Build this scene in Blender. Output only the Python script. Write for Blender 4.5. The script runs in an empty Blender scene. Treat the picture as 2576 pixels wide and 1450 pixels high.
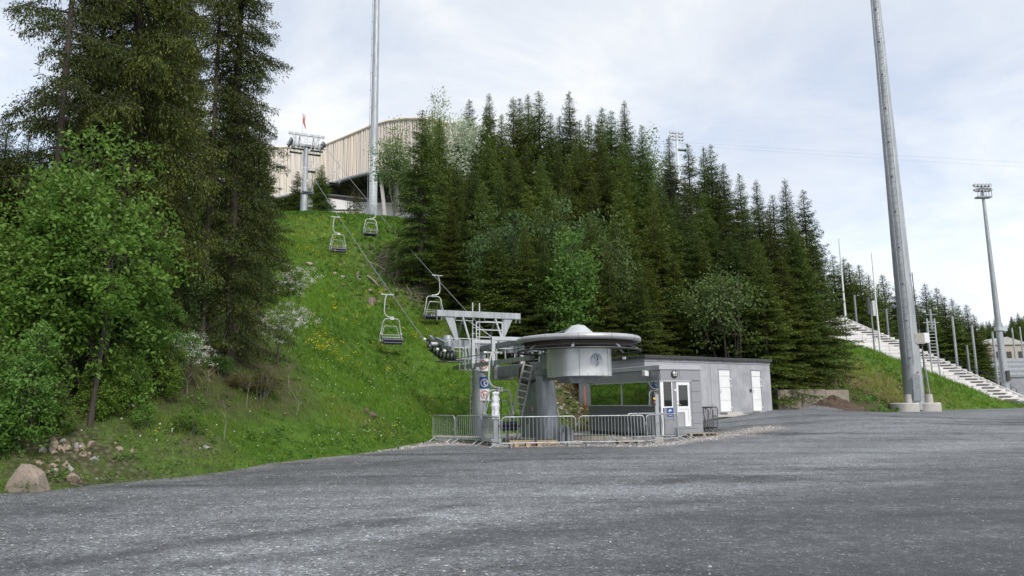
import bpy, math, random
import numpy as np
from mathutils import Matrix, Vector
rng = np.random.default_rng(11)
random.seed(11)
sc = bpy.context.scene
# ---------- viewing geometry (photo pixels are on a 2576 x 1450 grid) ----------
F = 1800.0
CAM = np.array([0.0, 0.0, 1.6])
_p = math.atan(285.0 / F); _r = 0.0118
_f = np.array([0, math.cos(_p), math.sin(_p)])
_u0 = np.array([0, -math.sin(_p), math.cos(_p)]); _r0 = np.array([1.0, 0, 0])
CR = _r0 * math.cos(_r) - _u0 * math.sin(_r)
CU = _u0 * math.cos(_r) + _r0 * math.sin(_r)
CF = _f

def ray(px, py):
    d = CF + CR * ((px - 1288.0) / F) - CU * ((py - 725.0) / F)
    return d / d[1]
def at(px, py, Y):
    return CAM + ray(px, py) * Y
def proj(p):
    d = np.asarray(p, float) - CAM
    w = d @ CF
    return 1288 + F * (d @ CR) / w, 725 - F * (d @ CU) / w

# ---------- terrain ----------
def sstep(a, b, v):
    q = np.clip((v - a) / (b - a), 0, 1)
    return q * q * (3 - 2 * q)
TOE = np.array([(-90, -14), (-40, 0), (-22, 6.5), (-14, 11), (-9.2, 14.0), (-8.2, 15.6), (-7.3, 17.2), (-6.6, 20.2),
                (-4.9, 23.6), (-3.9, 27.5), (-3.2, 31.0), (-2.2, 36.3), (2.0, 37.5), (5.5, 39.0), (8.5, 44.0), (14.0, 46.5),
                (19.0, 46.8), (24.5, 47.5), (28.0, 52.5), (34, 55.0), (43, 60), (70, 75), (120, 110)], float)
def lat_noise(x, y, sc, seed):
    xs = x / sc; ys = y / sc
    xi = np.floor(xs).astype(np.int64); yi = np.floor(ys).astype(np.int64)
    fx = xs - xi; fy = ys - yi
    fx = fx * fx * (3 - 2 * fx); fy = fy * fy * (3 - 2 * fy)
    def h(a, b):
        n = (a * 374761393 + b * 668265263 + seed * 974634777) & 0xFFFFFFFF
        n = ((n ^ (n >> 13)) * 1274126177) & 0xFFFFFFFF
        return ((n ^ (n >> 16)) & 0xFFFF) / 65535.0 * 2 - 1
    return (h(xi, yi) * (1 - fx) + h(xi + 1, yi) * fx) * (1 - fy) + (h(xi, yi + 1) * (1 - fx) + h(xi + 1, yi + 1) * fx) * fy
def tdist(x, y):
    x = np.asarray(x, float); y = np.asarray(y, float)
    best = np.full(np.broadcast(x, y).shape, 1e9)
    for (ax, ay), (bx, by) in zip(TOE[:-1], TOE[1:]):
        ex, ey = bx - ax, by - ay
        k = np.clip(((x - ax) * ex + (y - ay) * ey) / (ex * ex + ey * ey), 0, 1)
        best = np.minimum(best, np.hypot(x - ax - k * ex, y - ay - k * ey))
    return np.where(y > np.interp(x, TOE[:, 0], TOE[:, 1]), best, -best)
def base_z(x, y):
    return 0.9 * (sstep(3, 16, x) - 0.35 * sstep(17, 25, x)) * sstep(24, 42, y)
_CX = [-200, -60, -26, -18, 8, 14, 20, 26, 30.7, 32.7, 35.8, 39.6, 42.7, 46, 60]
_CZ = [25, 24, 23.2, 24.6, 25, 22, 17, 12, 8.4, 7.2, 5.2, 2.9, 0.6, -0.6, -1.5]
def hill_z(x, y):
    x = np.asarray(x, float); y = np.asarray(y, float)
    t = tdist(x, y)
    C = np.interp(x, _CX, _CZ)
    tt = np.maximum(t, 0)
    sl = (0.534 - 0.033 * sstep(-12, -30, x)) * tt + 0.10 * (1 - np.exp(-tt / 1.5)) + 0.9 * np.sin(np.clip(tt / 40, 0, 1) * math.pi) * sstep(8, -8, x)
    k = 1.5
    h = -np.log(np.exp(-np.clip(sl / k, -50, 50)) + np.exp(-np.clip(C / k, -50, 50))) * k
    h0 = -np.log(1 + np.exp(-np.clip(C / k, -50, 50))) * k
    h = h - h0 * np.exp(-tt / 3)
    n = lat_noise(x, y, 6.0, 3) * 0.35 + lat_noise(x, y, 2.3, 5) * 0.13 + lat_noise(x, y, 0.9, 9) * 0.05
    h = h + n * sstep(0.3, 5, tt) + (lat_noise(x, y, 1.9, 12) * 0.20 + lat_noise(x, y, 0.7, 13) * 0.11) * sstep(-1, .2, t) * sstep(3, 0.5, t)
    behind = np.maximum(tt - 50, 0)
    h = h + behind * 0.05 * sstep(12, -5, x)
    return base_z(x, y) + np.where(t > 0, h, t * 0.6)
def ground(x, y):
    return float(np.maximum(hill_z(x, y), base_z(x, y)))
def hit(px, py, y0=4.0, y1=130.0, dy=0.1):
    ys = np.arange(y0, y1, dy)
    d = ray(px, py)
    xs = CAM[0] + d[0] * ys; zs = CAM[2] + d[2] * ys
    g = np.maximum(hill_z(xs, ys), base_z(xs, ys))
    i = np.argmax(zs <= g)
    if zs[i] > g[i]:
        i = len(ys) - 1
    return np.array([xs[i], ys[i], g[i]])

# ---------- lift line frame ----------
T1 = np.array([-1.62, 34.6]); LA = math.radians(25.0)
LU = np.array([-math.sin(LA), math.cos(LA)]); LW = np.array([math.cos(LA), math.sin(LA)])
def lf(a, b, z):
    q = T1 + LU * a + LW * b
    return np.array([q[0], q[1], z])

# ---------- camera, sky, sun, exposure ----------
cam_d = bpy.data.cameras.new('camera')
cam_d.sensor_width = 36.0; cam_d.lens = 36.0 * F / 2576.0
cam_d.clip_start = 0.1; cam_d.clip_end = 9000
cam = bpy.data.objects.new('camera', cam_d)
sc.collection.objects.link(cam)
cam.matrix_world = Matrix(((CR[0], CU[0], -CF[0], CAM[0]), (CR[1], CU[1], -CF[1], CAM[1]), (CR[2], CU[2], -CF[2], CAM[2]), (0, 0, 0, 1)))
sc.camera = cam

SUN_EL, SUN_AZ = math.radians(43), math.radians(150)     # azimuth clockwise from +Y: behind the camera, to the right
world = bpy.data.worlds.new('World'); sc.world = world; world.use_nodes = True
nt = world.node_tree; nt.nodes.clear()
def wn(t, **kw):
    n = nt.nodes.new(t)
    for k, v in kw.items(): setattr(n, k, v)
    return n
wout = wn('ShaderNodeOutputWorld'); bg = wn('ShaderNodeBackground')
sky = wn('ShaderNodeTexSky', sky_type='NISHITA'); sky.sun_disc = False
sky.sun_elevation = SUN_EL; sky.sun_rotation = SUN_AZ; sky.air_density = 1.0; sky.dust_density = 1.5
tc = wn('ShaderNodeTexCoord'); sep = wn('ShaderNodeSeparateXYZ')
nt.links.new(tc.outputs['Generated'], sep.inputs[0])
def wmath(op, a, b=None, c=None, clamp=False):
    n = wn('ShaderNodeMath', operation=op); n.use_clamp = clamp
    for i, v in enumerate((a, b, c)):
        if v is None: continue
        if isinstance(v, (int, float)): n.inputs[i].default_value = v
        else: nt.links.new(v, n.inputs[i])
    return n.outputs[0]
zc = wmath('MAXIMUM', sep.outputs[2], 0.0); zd = wmath('ADD', zc, 0.22)
cmb = wn('ShaderNodeCombineXYZ')
nt.links.new(wmath('DIVIDE', sep.outputs[0], zd), cmb.inputs[0]); nt.links.new(wmath('DIVIDE', sep.outputs[1], zd), cmb.inputs[1])
def wnoise(scale, det, rough, off, dist=0.0):
    mp = wn('ShaderNodeMapping'); mp.inputs['Location'].default_value = off; nt.links.new(cmb.outputs[0], mp.inputs[0])
    n = wn('ShaderNodeTexNoise'); n.inputs['Scale'].default_value = scale; n.inputs['Detail'].default_value = det
    n.inputs['Roughness'].default_value = rough; n.inputs['Distortion'].default_value = dist
    nt.links.new(mp.outputs[0], n.inputs['Vector']); return n.outputs[0]
def wramp(v, stops):
    r = wn('ShaderNodeValToRGB'); cr = r.color_ramp
    while len(cr.elements) < len(stops): cr.elements.new(0.5)
    for e, (p, c) in zip(cr.elements, stops): e.position = p; e.color = (*c, 1)
    nt.links.new(v, r.inputs[0]); return r.outputs[0]
n1 = wnoise(0.75, 9, 0.52, (3.1, 7.3, 0), 0.25)
n2 = wnoise(2.1, 9, 0.60, (1.7, 2.2, 4), 0.35)
n3 = wnoise(0.45, 4, 0.5, (9.4, 0.6, 2))
cover = wmath('ADD', wmath('MULTIPLY', n1, 0.62), wmath('MULTIPLY', n2, 0.38))
cmask = wramp(cover, [(0.36, (0.55,) * 3), (0.48, (0.88,) * 3), (0.56, (1,) * 3)])
shade = wmath('ADD', wmath('MULTIPLY', n2, 0.5), wmath('MULTIPLY', n3, 0.5))
ccol = wramp(shade, [(0.38, (3.25, 3.48, 3.92)), (0.50, (3.72, 3.92, 4.22)), (0.60, (4.6, 4.65, 4.72))])
hz = wramp(sep.outputs[2], [(0.0, (1.5,) * 3), (0.12, (1.28,) * 3), (0.26, (1.06,) * 3), (0.5, (0.98,) * 3), (1.0, (1.1,) * 3)])
ccol2 = wn('ShaderNodeMix', data_type='RGBA', blend_type='MULTIPLY'); ccol2.inputs[0].default_value = 1.0
nt.links.new(ccol, ccol2.inputs[6]); nt.links.new(hz, ccol2.inputs[7])
mixc = wn('ShaderNodeMix', data_type='RGBA')
nt.links.new(cmask, mixc.inputs[0]); nt.links.new(sky.outputs[0], mixc.inputs[6]); nt.links.new(ccol2.outputs[2], mixc.inputs[7])
nt.links.new(mixc.outputs[2], bg.inputs[0]); bg.inputs[1].default_value = 0.10
nt.links.new(bg.outputs[0], wout.inputs[0])

sun_d = bpy.data.lights.new('sun', 'SUN'); sun_d.energy = 1.5; sun_d.angle = math.radians(11); sun_d.color = (1.0, 0.96, 0.90)
sun = bpy.data.objects.new('sun', sun_d); sc.collection.objects.link(sun)
_sd = Vector((math.sin(SUN_AZ) * math.cos(SUN_EL), math.cos(SUN_AZ) * math.cos(SUN_EL), math.sin(SUN_EL)))
sun.rotation_euler = _sd.to_track_quat('Z', 'Y').to_euler()
sc.view_settings.view_transform = 'Standard'; sc.view_settings.look = 'None'
sc.view_settings.gamma = 1.0; sc.view_settings.use_curve_mapping = False
sc.view_settings.exposure = 1.2

# ---------- helpers ----------
col = sc.collection
def tag(o, label=None, cat=None, group=None, kind=None):
    if label: o['label'] = label
    if cat: o['category'] = cat
    if group: o['group'] = group
    if kind: o['kind'] = kind
    return o
def thing(name, label, cat, loc=(0, 0, 0), rz=0.0, group=None, tilt=(0, 0)):
    o = bpy.data.objects.new(name, None); col.objects.link(o)
    o.empty_display_size = 0.2
    o.location = [float(v) for v in loc]; o.rotation_euler = (tilt[0], tilt[1], rz)
    return tag(o, label, cat, group)
def copy_tree(o, parent=None):
    c = o.copy(); col.objects.link(c); c.parent = parent
    for ch in o.children: copy_tree(ch, c)
    return c
def mesh_obj(name, me, mat, parent=None, smooth=False):
    if smooth: me.polygons.foreach_set('use_smooth', [True] * len(me.polygons))
    if mat is not None: me.materials.append(mat)
    o = bpy.data.objects.new(name, me); col.objects.link(o)
    if parent is not None: o.parent = parent
    return o
def inst(name, src, parent, loc=(0, 0, 0), rot=(0, 0, 0), scale=(1, 1, 1)):
    o = bpy.data.objects.new(name, src.data); col.objects.link(o); o.parent = parent
    o.location = loc; o.rotation_euler = rot; o.scale = scale
    return o
def nrm(v):
    v = np.asarray(v, float); return v / (np.linalg.norm(v) + 1e-12)
class MB:
    def __init__(s): s.v = []; s.f = []
    def add(s, vs, fs):
        b = len(s.v); s.v += [tuple(float(c) for c in p) for p in vs]; s.f += [tuple(i + b for i in f) for f in fs]; return s
    def box(s, c, d, rz=0.0, M=None):
        hx, hy, hz = d[0] / 2, d[1] / 2, d[2] / 2
        P = np.array([(x, y, z) for z in (-hz, hz) for y in (-hy, hy) for x in (-hx, hx)])
        if rz: P = P @ np.array([[math.cos(rz), math.sin(rz), 0], [-math.sin(rz), math.cos(rz), 0], [0, 0, 1]])
        if M is not None: P = P @ np.asarray(M).T
        P = P + np.asarray(c, float)
        return s.add(P, [(0, 2, 3, 1), (4, 5, 7, 6), (0, 1, 5, 4), (2, 6, 7, 3), (0, 4, 6, 2), (1, 3, 7, 5)])
    def span(s, x0, x1, y0, y1, z0, z1):
        return s.box(((x0 + x1) / 2, (y0 + y1) / 2, (z0 + z1) / 2), (abs(x1 - x0), abs(y1 - y0), abs(z1 - z0)))
    def bar(s, p0, p1, w, h=None, up=(0, 0, 1)):
        p0 = np.asarray(p0, float); p1 = np.asarray(p1, float); h = h or w
        d = p1 - p0; L = np.linalg.norm(d); d = d / L
        up = np.asarray(up, float)
        if abs(d @ up) > 0.98: up = np.array([0, 1.0, 0])
        sx = nrm(np.cross(d, up)); sz = np.cross(sx, d)
        return s.box((p0 + p1) / 2, (w, L, h), M=np.stack([sx, d, sz], 1))
    def cyl(s, p0, p1, r0, r1=None, n=12, cap=True):
        r1 = r0 if r1 is None else r1
        p0 = np.asarray(p0, float); p1 = np.asarray(p1, float); d = nrm(p1 - p0)
        a = np.array([0, 0, 1.0]) if abs(d[2]) < 0.9 else np.array([1.0, 0, 0])
        x = nrm(np.cross(d, a)); y = np.cross(d, x)
        an = np.arange(n) * 2 * math.pi / n
        ring = np.cos(an)[:, None] * x + np.sin(an)[:, None] * y
        V = list(p0 + ring * r0) + list(p1 + ring * r1)
        Fs = [(i, (i + 1) % n, n + (i + 1) % n, n + i) for i in range(n)]
        if cap: Fs += [tuple(range(n - 1, -1, -1)), tuple(range(n, 2 * n))]
        return s.add(V, Fs)
    def tube(s, pts, r, n=8, closed=False, cap=True):
        P = np.asarray(pts, float); m = len(P)
        R = np.full(m, r) if np.isscalar(r) else np.asarray(r, float)
        T = np.zeros_like(P)
        if closed: T = np.roll(P, -1, 0) - np.roll(P, 1, 0)
        else:
            T[1:-1] = P[2:] - P[:-2]; T[0] = P[1] - P[0]; T[-1] = P[-1] - P[-2]
        V = []; ref = None; an = np.arange(n) * 2 * math.pi / n
        for i in range(m):
            t = nrm(T[i])
            if ref is None:
                a = np.array([0, 0, 1.0]) if abs(t[2]) < 0.9 else np.array([1.0, 0, 0]); x = nrm(np.cross(t, a))
            else: x = nrm(ref - t * (ref @ t))
            ref = x; y = np.cross(t, x)
            V += list(P[i] + (np.cos(an)[:, None] * x + np.sin(an)[:, None] * y) * R[i])
        Fs = []
        for i in range(m if closed else m - 1):
            j = (i + 1) % m
            Fs += [(i * n + k, i * n + (k + 1) % n, j * n + (k + 1) % n, j * n + k) for k in range(n)]
        if not closed and cap: Fs += [tuple(range(n - 1, -1, -1)), tuple(range((m - 1) * n, m * n))]
        return s.add(V, Fs)
    def lathe(s, prof, n=48, c=(0, 0, 0)):
        V = []; m = len(prof)
        for k in range(n):
            a = 2 * math.pi * k / n
            V += [(c[0] + r * math.cos(a), c[1] + r * math.sin(a), c[2] + z) for r, z in prof]
        Fs = [(k * m + i, ((k + 1) % n) * m + i, ((k + 1) % n) * m + i + 1, k * m + i + 1) for k in range(n) for i in range(m - 1)]
        return s.add(V, Fs)
    def prism(s, poly, o, ex, ey, th):
        ex = np.asarray(ex, float); ey = np.asarray(ey, float); nn = nrm(np.cross(ex, ey)); o = np.asarray(o, float); n = len(poly)
        A = [o + ex * p[0] + ey * p[1] for p in poly]
        V = A + [p + nn * th for p in A]
        return s.add(V, [tuple(range(n - 1, -1, -1)), tuple(range(n, 2 * n))] + [(i, (i + 1) % n, n + (i + 1) % n, n + i) for i in range(n)])
    def build(s, name, mat, parent=None, off=None, smooth=False, bevel=0.0):
        V = np.asarray(s.v, float)
        if off is not None: V = V - np.asarray(off, float)
        me = bpy.data.meshes.new(name); me.from_pydata([tuple(p) for p in V], [], s.f); me.update()
        o = mesh_obj(name, me, mat, parent)
        if smooth:
            me.polygons.foreach_set('use_smooth', [True] * len(me.polygons)); me.set_sharp_from_angle(angle=math.radians(35))
        if bevel:
            b = o.modifiers.new('bevel', 'BEVEL'); b.width = bevel; b.segments = 1; b.limit_method = 'ANGLE'
        return o
def quads_mesh(name, V, mat, parent=None, attrs=None, tri=False):
    V = np.ascontiguousarray(V, dtype=np.float32).reshape(-1, 3); k = 3 if tri else 4
    nq = len(V) // k
    me = bpy.data.meshes.new(name)
    me.vertices.add(len(V)); me.vertices.foreach_set('co', V.ravel())
    me.loops.add(nq * k); me.loops.foreach_set('vertex_index', np.arange(nq * k, dtype=np.int32))
    me.polygons.add(nq); me.polygons.foreach_set('loop_start', np.arange(nq, dtype=np.int32) * k)
    if attrs:
        for an, arr in attrs.items():
            a = me.attributes.new(an, 'FLOAT', 'POINT'); a.data.foreach_set('value', np.ascontiguousarray(arr, dtype=np.float32))
    me.update(calc_edges=True)
    return mesh_obj(name, me, mat, parent)

# ---------- materials ----------
MATS = {}
class NT:
    def __init__(s, name):
        s.m = bpy.data.materials.new(name); s.m.use_nodes = True; s.t = s.m.node_tree; s.t.nodes.clear()
        s.out = s.n('ShaderNodeOutputMaterial'); s.tc = None
    def n(s, t, **kw):
        q = s.t.nodes.new(t)
        for k, v in kw.items(): setattr(q, k, v)
        return q
    def l(s, a, b): s.t.links.new(a, b)
    def sv(s, sock, v):
        if isinstance(v, (int, float)): sock.default_value = v
        elif isinstance(v, (tuple, list)): sock.default_value = (*v, 1.0) if len(v) == 3 and len(sock.default_value) == 4 else v
        else: s.l(v, sock)
    def coord(s, kind='Object'):
        if s.tc is None: s.tc = s.n('ShaderNodeTexCoord')
        return s.tc.outputs[kind]
    def mapping(s, v, scale=(1, 1, 1), rot=(0, 0, 0), loc=(0, 0, 0)):
        q = s.n('ShaderNodeMapping'); s.l(v, q.inputs[0]); q.inputs['Scale'].default_value = scale; q.inputs['Rotation'].default_value = rot; q.inputs['Location'].default_value = loc
        return q.outputs[0]
    def noise(s, v, scale, det=4, rough=0.55, dist=0.0):
        q = s.n('ShaderNodeTexNoise'); s.l(v, q.inputs['Vector']); q.inputs['Scale'].default_value = scale; q.inputs['Detail'].default_value = det
        q.inputs['Roughness'].default_value = rough; q.inputs['Distortion'].default_value = dist
        return q.outputs[0]
    def voro(s, v, scale, out='Color', feature='F1', rnd=1.0):
        q = s.n('ShaderNodeTexVoronoi', feature=feature); s.l(v, q.inputs['Vector']); q.inputs['Scale'].default_value = scale; q.inputs['Randomness'].default_value = rnd
        return q.outputs[out]
    def ramp(s, v, stops, interp='LINEAR'):
        r = s.n('ShaderNodeValToRGB'); cr = r.color_ramp; cr.interpolation = interp
        while len(cr.elements) < len(stops): cr.elements.new(0.5)
        for e, (p, c) in zip(cr.elements, stops):
            e.position = p; e.color = (c, c, c, 1) if isinstance(c, (int, float)) else (*c, 1)
        s.l(v, r.inputs[0]); return r.outputs[0]
    def mix(s, fac, a, b, bt='MIX'):
        q = s.n('ShaderNodeMix', data_type='RGBA', blend_type=bt)
        s.sv(q.inputs[0], fac); s.sv(q.inputs[6], a); s.sv(q.inputs[7], b); return q.outputs[2]
    def math(s, op, a, b=0.0, clamp=False):
        q = s.n('ShaderNodeMath', operation=op); q.use_clamp = clamp; s.sv(q.inputs[0], a); s.sv(q.inputs[1], b); return q.outputs[0]
    def attr(s, name):
        q = s.n('ShaderNodeAttribute'); q.attribute_name = name; return q.outputs['Fac']
    def rand(s): return s.n('ShaderNodeObjectInfo').outputs['Random']
    def bump(s, h, strength=0.3, dist=0.02):
        q = s.n('ShaderNodeBump'); q.inputs['Strength'].default_value = strength; q.inputs['Distance'].default_value = dist; s.l(h, q.inputs['Height']); return q.outputs[0]
    def pbr(s, base, rough=0.6, metal=0.0, normal=None, spec=0.5):
        b = s.n('ShaderNodeBsdfPrincipled'); s.sv(b.inputs['Base Color'], base); s.sv(b.inputs['Roughness'], rough); b.inputs['Metallic'].default_value = metal
        b.inputs['Specular IOR Level'].default_value = spec
        if normal is not None: s.l(normal, b.inputs['Normal'])
        s.l(b.outputs[0], s.out.inputs[0]); return b
def std(name, c1, c2=None, rough=0.6, metal=0.0, scale=6.0, bump=0.15, det=5, spec=0.5, rnd=0.0, streak=False, bscale=None):
    t = NT(name); v = t.coord()
    c2 = c2 or tuple(x * 0.8 for x in c1)
    vv = t.mapping(v, (1, 1, 0.12)) if streak else v
    n = t.noise(vv, scale, det, 0.6)
    base = t.mix(t.ramp(n, [(0.32, 0.0), (0.68, 1.0)]), c1, c2)
    if rnd:
        k = t.math('ADD', t.math('MULTIPLY', t.rand(), rnd), 1 - rnd / 2)
        base = t.mix(1.0, base, t.n('ShaderNodeCombineColor').outputs[0], 'MULTIPLY') if False else _scale(t, base, k)
    nb = t.bump(t.noise(v, bscale or scale * 6, 4, 0.6), bump, 0.01) if bump else None
    rr = t.math('ADD', t.math('MULTIPLY', n, 0.25), rough - 0.12)
    t.pbr(base, rr, metal, nb, spec); MATS[name] = t.m; return t.m
def _scale(t, colr, k):
    q = t.n('ShaderNodeVectorMath', operation='SCALE'); t.l(colr, q.inputs[0]); t.sv(q.inputs['Scale'], k); return q.outputs[0]

GALV = std('galvanised_steel', (0.42, 0.44, 0.46), (0.25, 0.27, 0.29), 0.50, 0.35, 5.0, 0.06, streak=True)
GALVD = std('weathered_steel', (0.27, 0.29, 0.31), (0.19, 0.205, 0.22), 0.55, 0.35, 4.0, 0.08)
STEELW = std('pale_steel', (0.50, 0.52, 0.54), (0.42, 0.44, 0.46), 0.42, 0.3, 3.0, 0.04)
DARKM = std('dark_metal', (0.035, 0.037, 0.04), (0.06, 0.058, 0.055), 0.5, 0.2, 8.0, 0.05)
RUBBER = std('black_rubber', (0.02, 0.02, 0.021), (0.035, 0.035, 0.035), 0.75, 0.0, 10, 0.1)
ROPE = std('steel_rope', (0.25, 0.27, 0.29), (0.17, 0.18, 0.20), 0.45, 0.5, 30, 0.2)
PAD = std('navy_pad', (0.022, 0.022, 0.05), (0.035, 0.034, 0.06), 0.4, 0.0, 6, 0.05)
WHITEP = std('white_paint', (0.70, 0.70, 0.715), (0.62, 0.63, 0.645), 0.45, 0.0, 3, 0.03)
CONC = std('pale_concrete', (0.46, 0.44, 0.41), (0.34, 0.33, 0.31), 0.85, 0.0, 2.2, 0.25)
CONCB = std('building_concrete', (0.31, 0.315, 0.335), (0.20, 0.205, 0.225), 0.8, 0.0, 1.1, 0.2, det=8)
CLAD = std('grey_cladding', (0.27, 0.275, 0.295), (0.245, 0.25, 0.27), 0.45, 0.15, 1.5, 0.02, rnd=0.08)
CLADD = std('dark_cladding', (0.135, 0.14, 0.155), (0.115, 0.12, 0.135), 0.42, 0.15, 1.5, 0.02, rnd=0.08)
TRIM = std('pale_trim', (0.44, 0.45, 0.47), (0.38, 0.39, 0.41), 0.4, 0.2, 2, 0.02)
BLACKR = std('black_roofing', (0.028, 0.029, 0.03), (0.05, 0.05, 0.05), 0.5, 0.0, 4, 0.2)
BARK = std('bark', (0.060, 0.047, 0.038), (0.034, 0.028, 0.024), 0.9, 0.0, 9, 0.7, streak=True)
BARKG = std('grey_bark', (0.17, 0.16, 0.14), (0.09, 0.085, 0.075), 0.85, 0.0, 9, 0.5, streak=True)
WOODP = std('fresh_timber', (0.50, 0.37, 0.24), (0.36, 0.26, 0.17), 0.7, 0.0, 7, 0.2, streak=True)
WOODG = std('weathered_timber', (0.30, 0.26, 0.215), (0.19, 0.165, 0.14), 0.8, 0.0, 7, 0.3, streak=True)
TURF = std('artificial_turf', (0.035, 0.085, 0.02), (0.05, 0.10, 0.03), 0.9, 0.0, 40, 0.8)
REDP = std('red_paint', (0.55, 0.035, 0.03), (0.45, 0.03, 0.03), 0.5, 0, 4, 0.02)
BLUEP = std('blue_paint', (0.02, 0.07, 0.27), (0.018, 0.06, 0.23), 0.45, 0, 4, 0.02)
PALEB = std('pale_blue_print', (0.42, 0.55, 0.68), (0.46, 0.58, 0.70), 0.5, 0, 3, 0.02)
BLACKP = std('black_print', (0.02, 0.02, 0.03), (0.03, 0.03, 0.035), 0.5, 0, 4, 0.0)
YELP = std('yellow_lens', (0.75, 0.55, 0.05), (0.65, 0.45, 0.04), 0.3, 0, 4, 0.0)
ORANGE = std('orange_plastic', (0.75, 0.14, 0.02), (0.65, 0.11, 0.02), 0.45, 0, 4, 0.02)
CLOTH = std('white_cloth', (0.74, 0.75, 0.80), (0.60, 0.62, 0.70), 0.8, 0, 5, 0.3)
SOIL = std('brown_soil', (0.085, 0.055, 0.038), (0.05, 0.035, 0.025), 0.95, 0, 5, 0.9)
LENS = std('lamp_lens', (0.62, 0.64, 0.66), (0.5, 0.52, 0.55), 0.15, 0.0, 3, 0.0)
def rockmat(name, a, b, c):
    t = NT(name); v = t.coord()
    n = t.noise(v, 2.4, 8, 0.62, 0.3); n2 = t.noise(v, 14, 6, 0.7)
    base = t.mix(t.ramp(n, [(0.35, 0.0), (0.62, 1.0)]), a, b)
    base = t.mix(t.ramp(n2, [(0.55, 0.0), (0.75, 0.6)]), base, c)
    base = _scale(t, base, t.math('ADD', t.math('MULTIPLY', t.rand(), 0.4), 0.8))
    t.pbr(base, 0.85, 0, t.bump(t.noise(v, 18, 8, 0.7), 0.6, 0.03), 0.3); return t.m
ROCK = rockmat('tan_rock', (0.34, 0.255, 0.195), (0.27, 0.215, 0.18), (0.17, 0.145, 0.13))
ROCKG = rockmat('grey_rock', (0.36, 0.35, 0.34), (0.24, 0.23, 0.225), (0.14, 0.135, 0.13))
def glassmat(name, refl, tint):
    t = NT(name)
    g = t.n('ShaderNodeBsdfGlossy'); g.inputs['Roughness'].default_value = 0.015; g.inputs['Color'].default_value = (*tint, 1)
    tr = t.n('ShaderNodeBsdfTransparent'); tr.inputs['Color'].default_value = (0.35, 0.38, 0.37, 1)
    m = t.n('ShaderNodeMixShader'); fr = t.n('ShaderNodeFresnel'); fr.inputs[0].default_value = 1.5
    t.l(t.math('ADD', t.math('MULTIPLY', fr.outputs[0], 1.0), refl, True), m.inputs[0]); t.l(tr.outputs[0], m.inputs[1]); t.l(g.outputs[0], m.inputs[2])
    t.l(m.outputs[0], t.out.inputs[0]); return t.m
GLASSD = glassmat('door_glass', 0.04, (0.92, 0.96, 0.94))
GLASS = glassmat('window_glass', 0.42, (0.92, 0.96, 0.94))

def leafmat(name, dark, light, tip, trans=0.35, rough=0.55, var=0.35):
    t = NT(name)
    tone = t.attr('tone'); tp = t.attr('tip')
    base = t.mix(tone, dark, light)
    base = t.mix(tp, base, tip)
    rd = t.rand()
    hue = t.math('FRACT', t.math('MULTIPLY', rd, 7.13))
    if var > 0.2: base = t.mix(1.0, base, t.mix(hue, (0.90, 1.0, 1.08), (1.14, 1.02, 0.82)), 'MULTIPLY')
    base = _scale(t, base, t.math('ADD', t.math('MULTIPLY', t.rand(), var), 1 - var / 2))
    d = t.n('ShaderNodeBsdfPrincipled'); t.l(base, d.inputs['Base Color']); d.inputs['Roughness'].default_value = rough; d.inputs['Specular IOR Level'].default_value = 0.25
    tr = t.n('ShaderNodeBsdfTranslucent'); t.l(base, tr.inputs['Color'])
    m = t.n('ShaderNodeMixShader'); m.inputs[0].default_value = trans
    t.l(d.outputs[0], m.inputs[1]); t.l(tr.outputs[0], m.inputs[2]); t.l(m.outputs[0], t.out.inputs[0]); return t.m
NEEDLE = leafmat('spruce_needles', (0.046, 0.076, 0.015), (0.086, 0.128, 0.022), (0.172, 0.215, 0.032), 0.3, var=0.7)
NEEDLEB = leafmat('big_spruce_needles', (0.030, 0.045, 0.012), (0.056, 0.080, 0.015), (0.140, 0.165, 0.020), 0.26)
PINE = leafmat('pine_needles', (0.03, 0.045, 0.028), (0.05, 0.068, 0.04), (0.10, 0.115, 0.07), 0.2)
LEAFG = leafmat('fresh_leaves', (0.068, 0.145, 0.020), (0.130, 0.235, 0.036), (0.21, 0.29, 0.10), 0.42)
LEAFB = leafmat('bright_leaves', (0.07, 0.145, 0.025), (0.12, 0.215, 0.04), (0.16, 0.25, 0.06), 0.45)
LEAFBIRCH = leafmat('birch_leaves', (0.10, 0.16, 0.05), (0.17, 0.24, 0.08), (0.24, 0.30, 0.13), 0.45)
LEAFD = leafmat('dull_green_leaves', (0.065, 0.115, 0.034), (0.11, 0.17, 0.052), (0.15, 0.21, 0.09), 0.38)  # duller green of the sallow and rowan foliage itself
BLOSSOM = leafmat('white_blossom', (0.68, 0.68, 0.62), (0.80, 0.80, 0.76), (0.84, 0.82, 0.80), 0.4, var=0.1)
BLOSSOMG = leafmat('greenish_blossom', (0.32, 0.40, 0.26), (0.48, 0.54, 0.40), (0.6, 0.62, 0.52), 0.4, var=0.1)
REDTWIG = leafmat('reddish_twig_leaves', (0.07, 0.065, 0.02), (0.10, 0.085, 0.028), (0.12, 0.13, 0.03), 0.35)
GRASSM = leafmat('grass_blades', (0.066, 0.150, 0.012), (0.140, 0.265, 0.022), (0.27, 0.28, 0.06), 0.4, var=0.0)
WEEDM = leafmat('weed_leaves', (0.06, 0.14, 0.022), (0.115, 0.235, 0.036), (0.16, 0.28, 0.075), 0.4, var=0.0)
FLOWERM = leafmat('yellow_flowers', (0.55, 0.45, 0.02), (0.68, 0.58, 0.03), (0.75, 0.68, 0.05), 0.3, var=0.0)
DRYG = leafmat('dry_grass', (0.20, 0.15, 0.075), (0.32, 0.25, 0.13), (0.38, 0.30, 0.16), 0.35, var=0.0)

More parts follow.
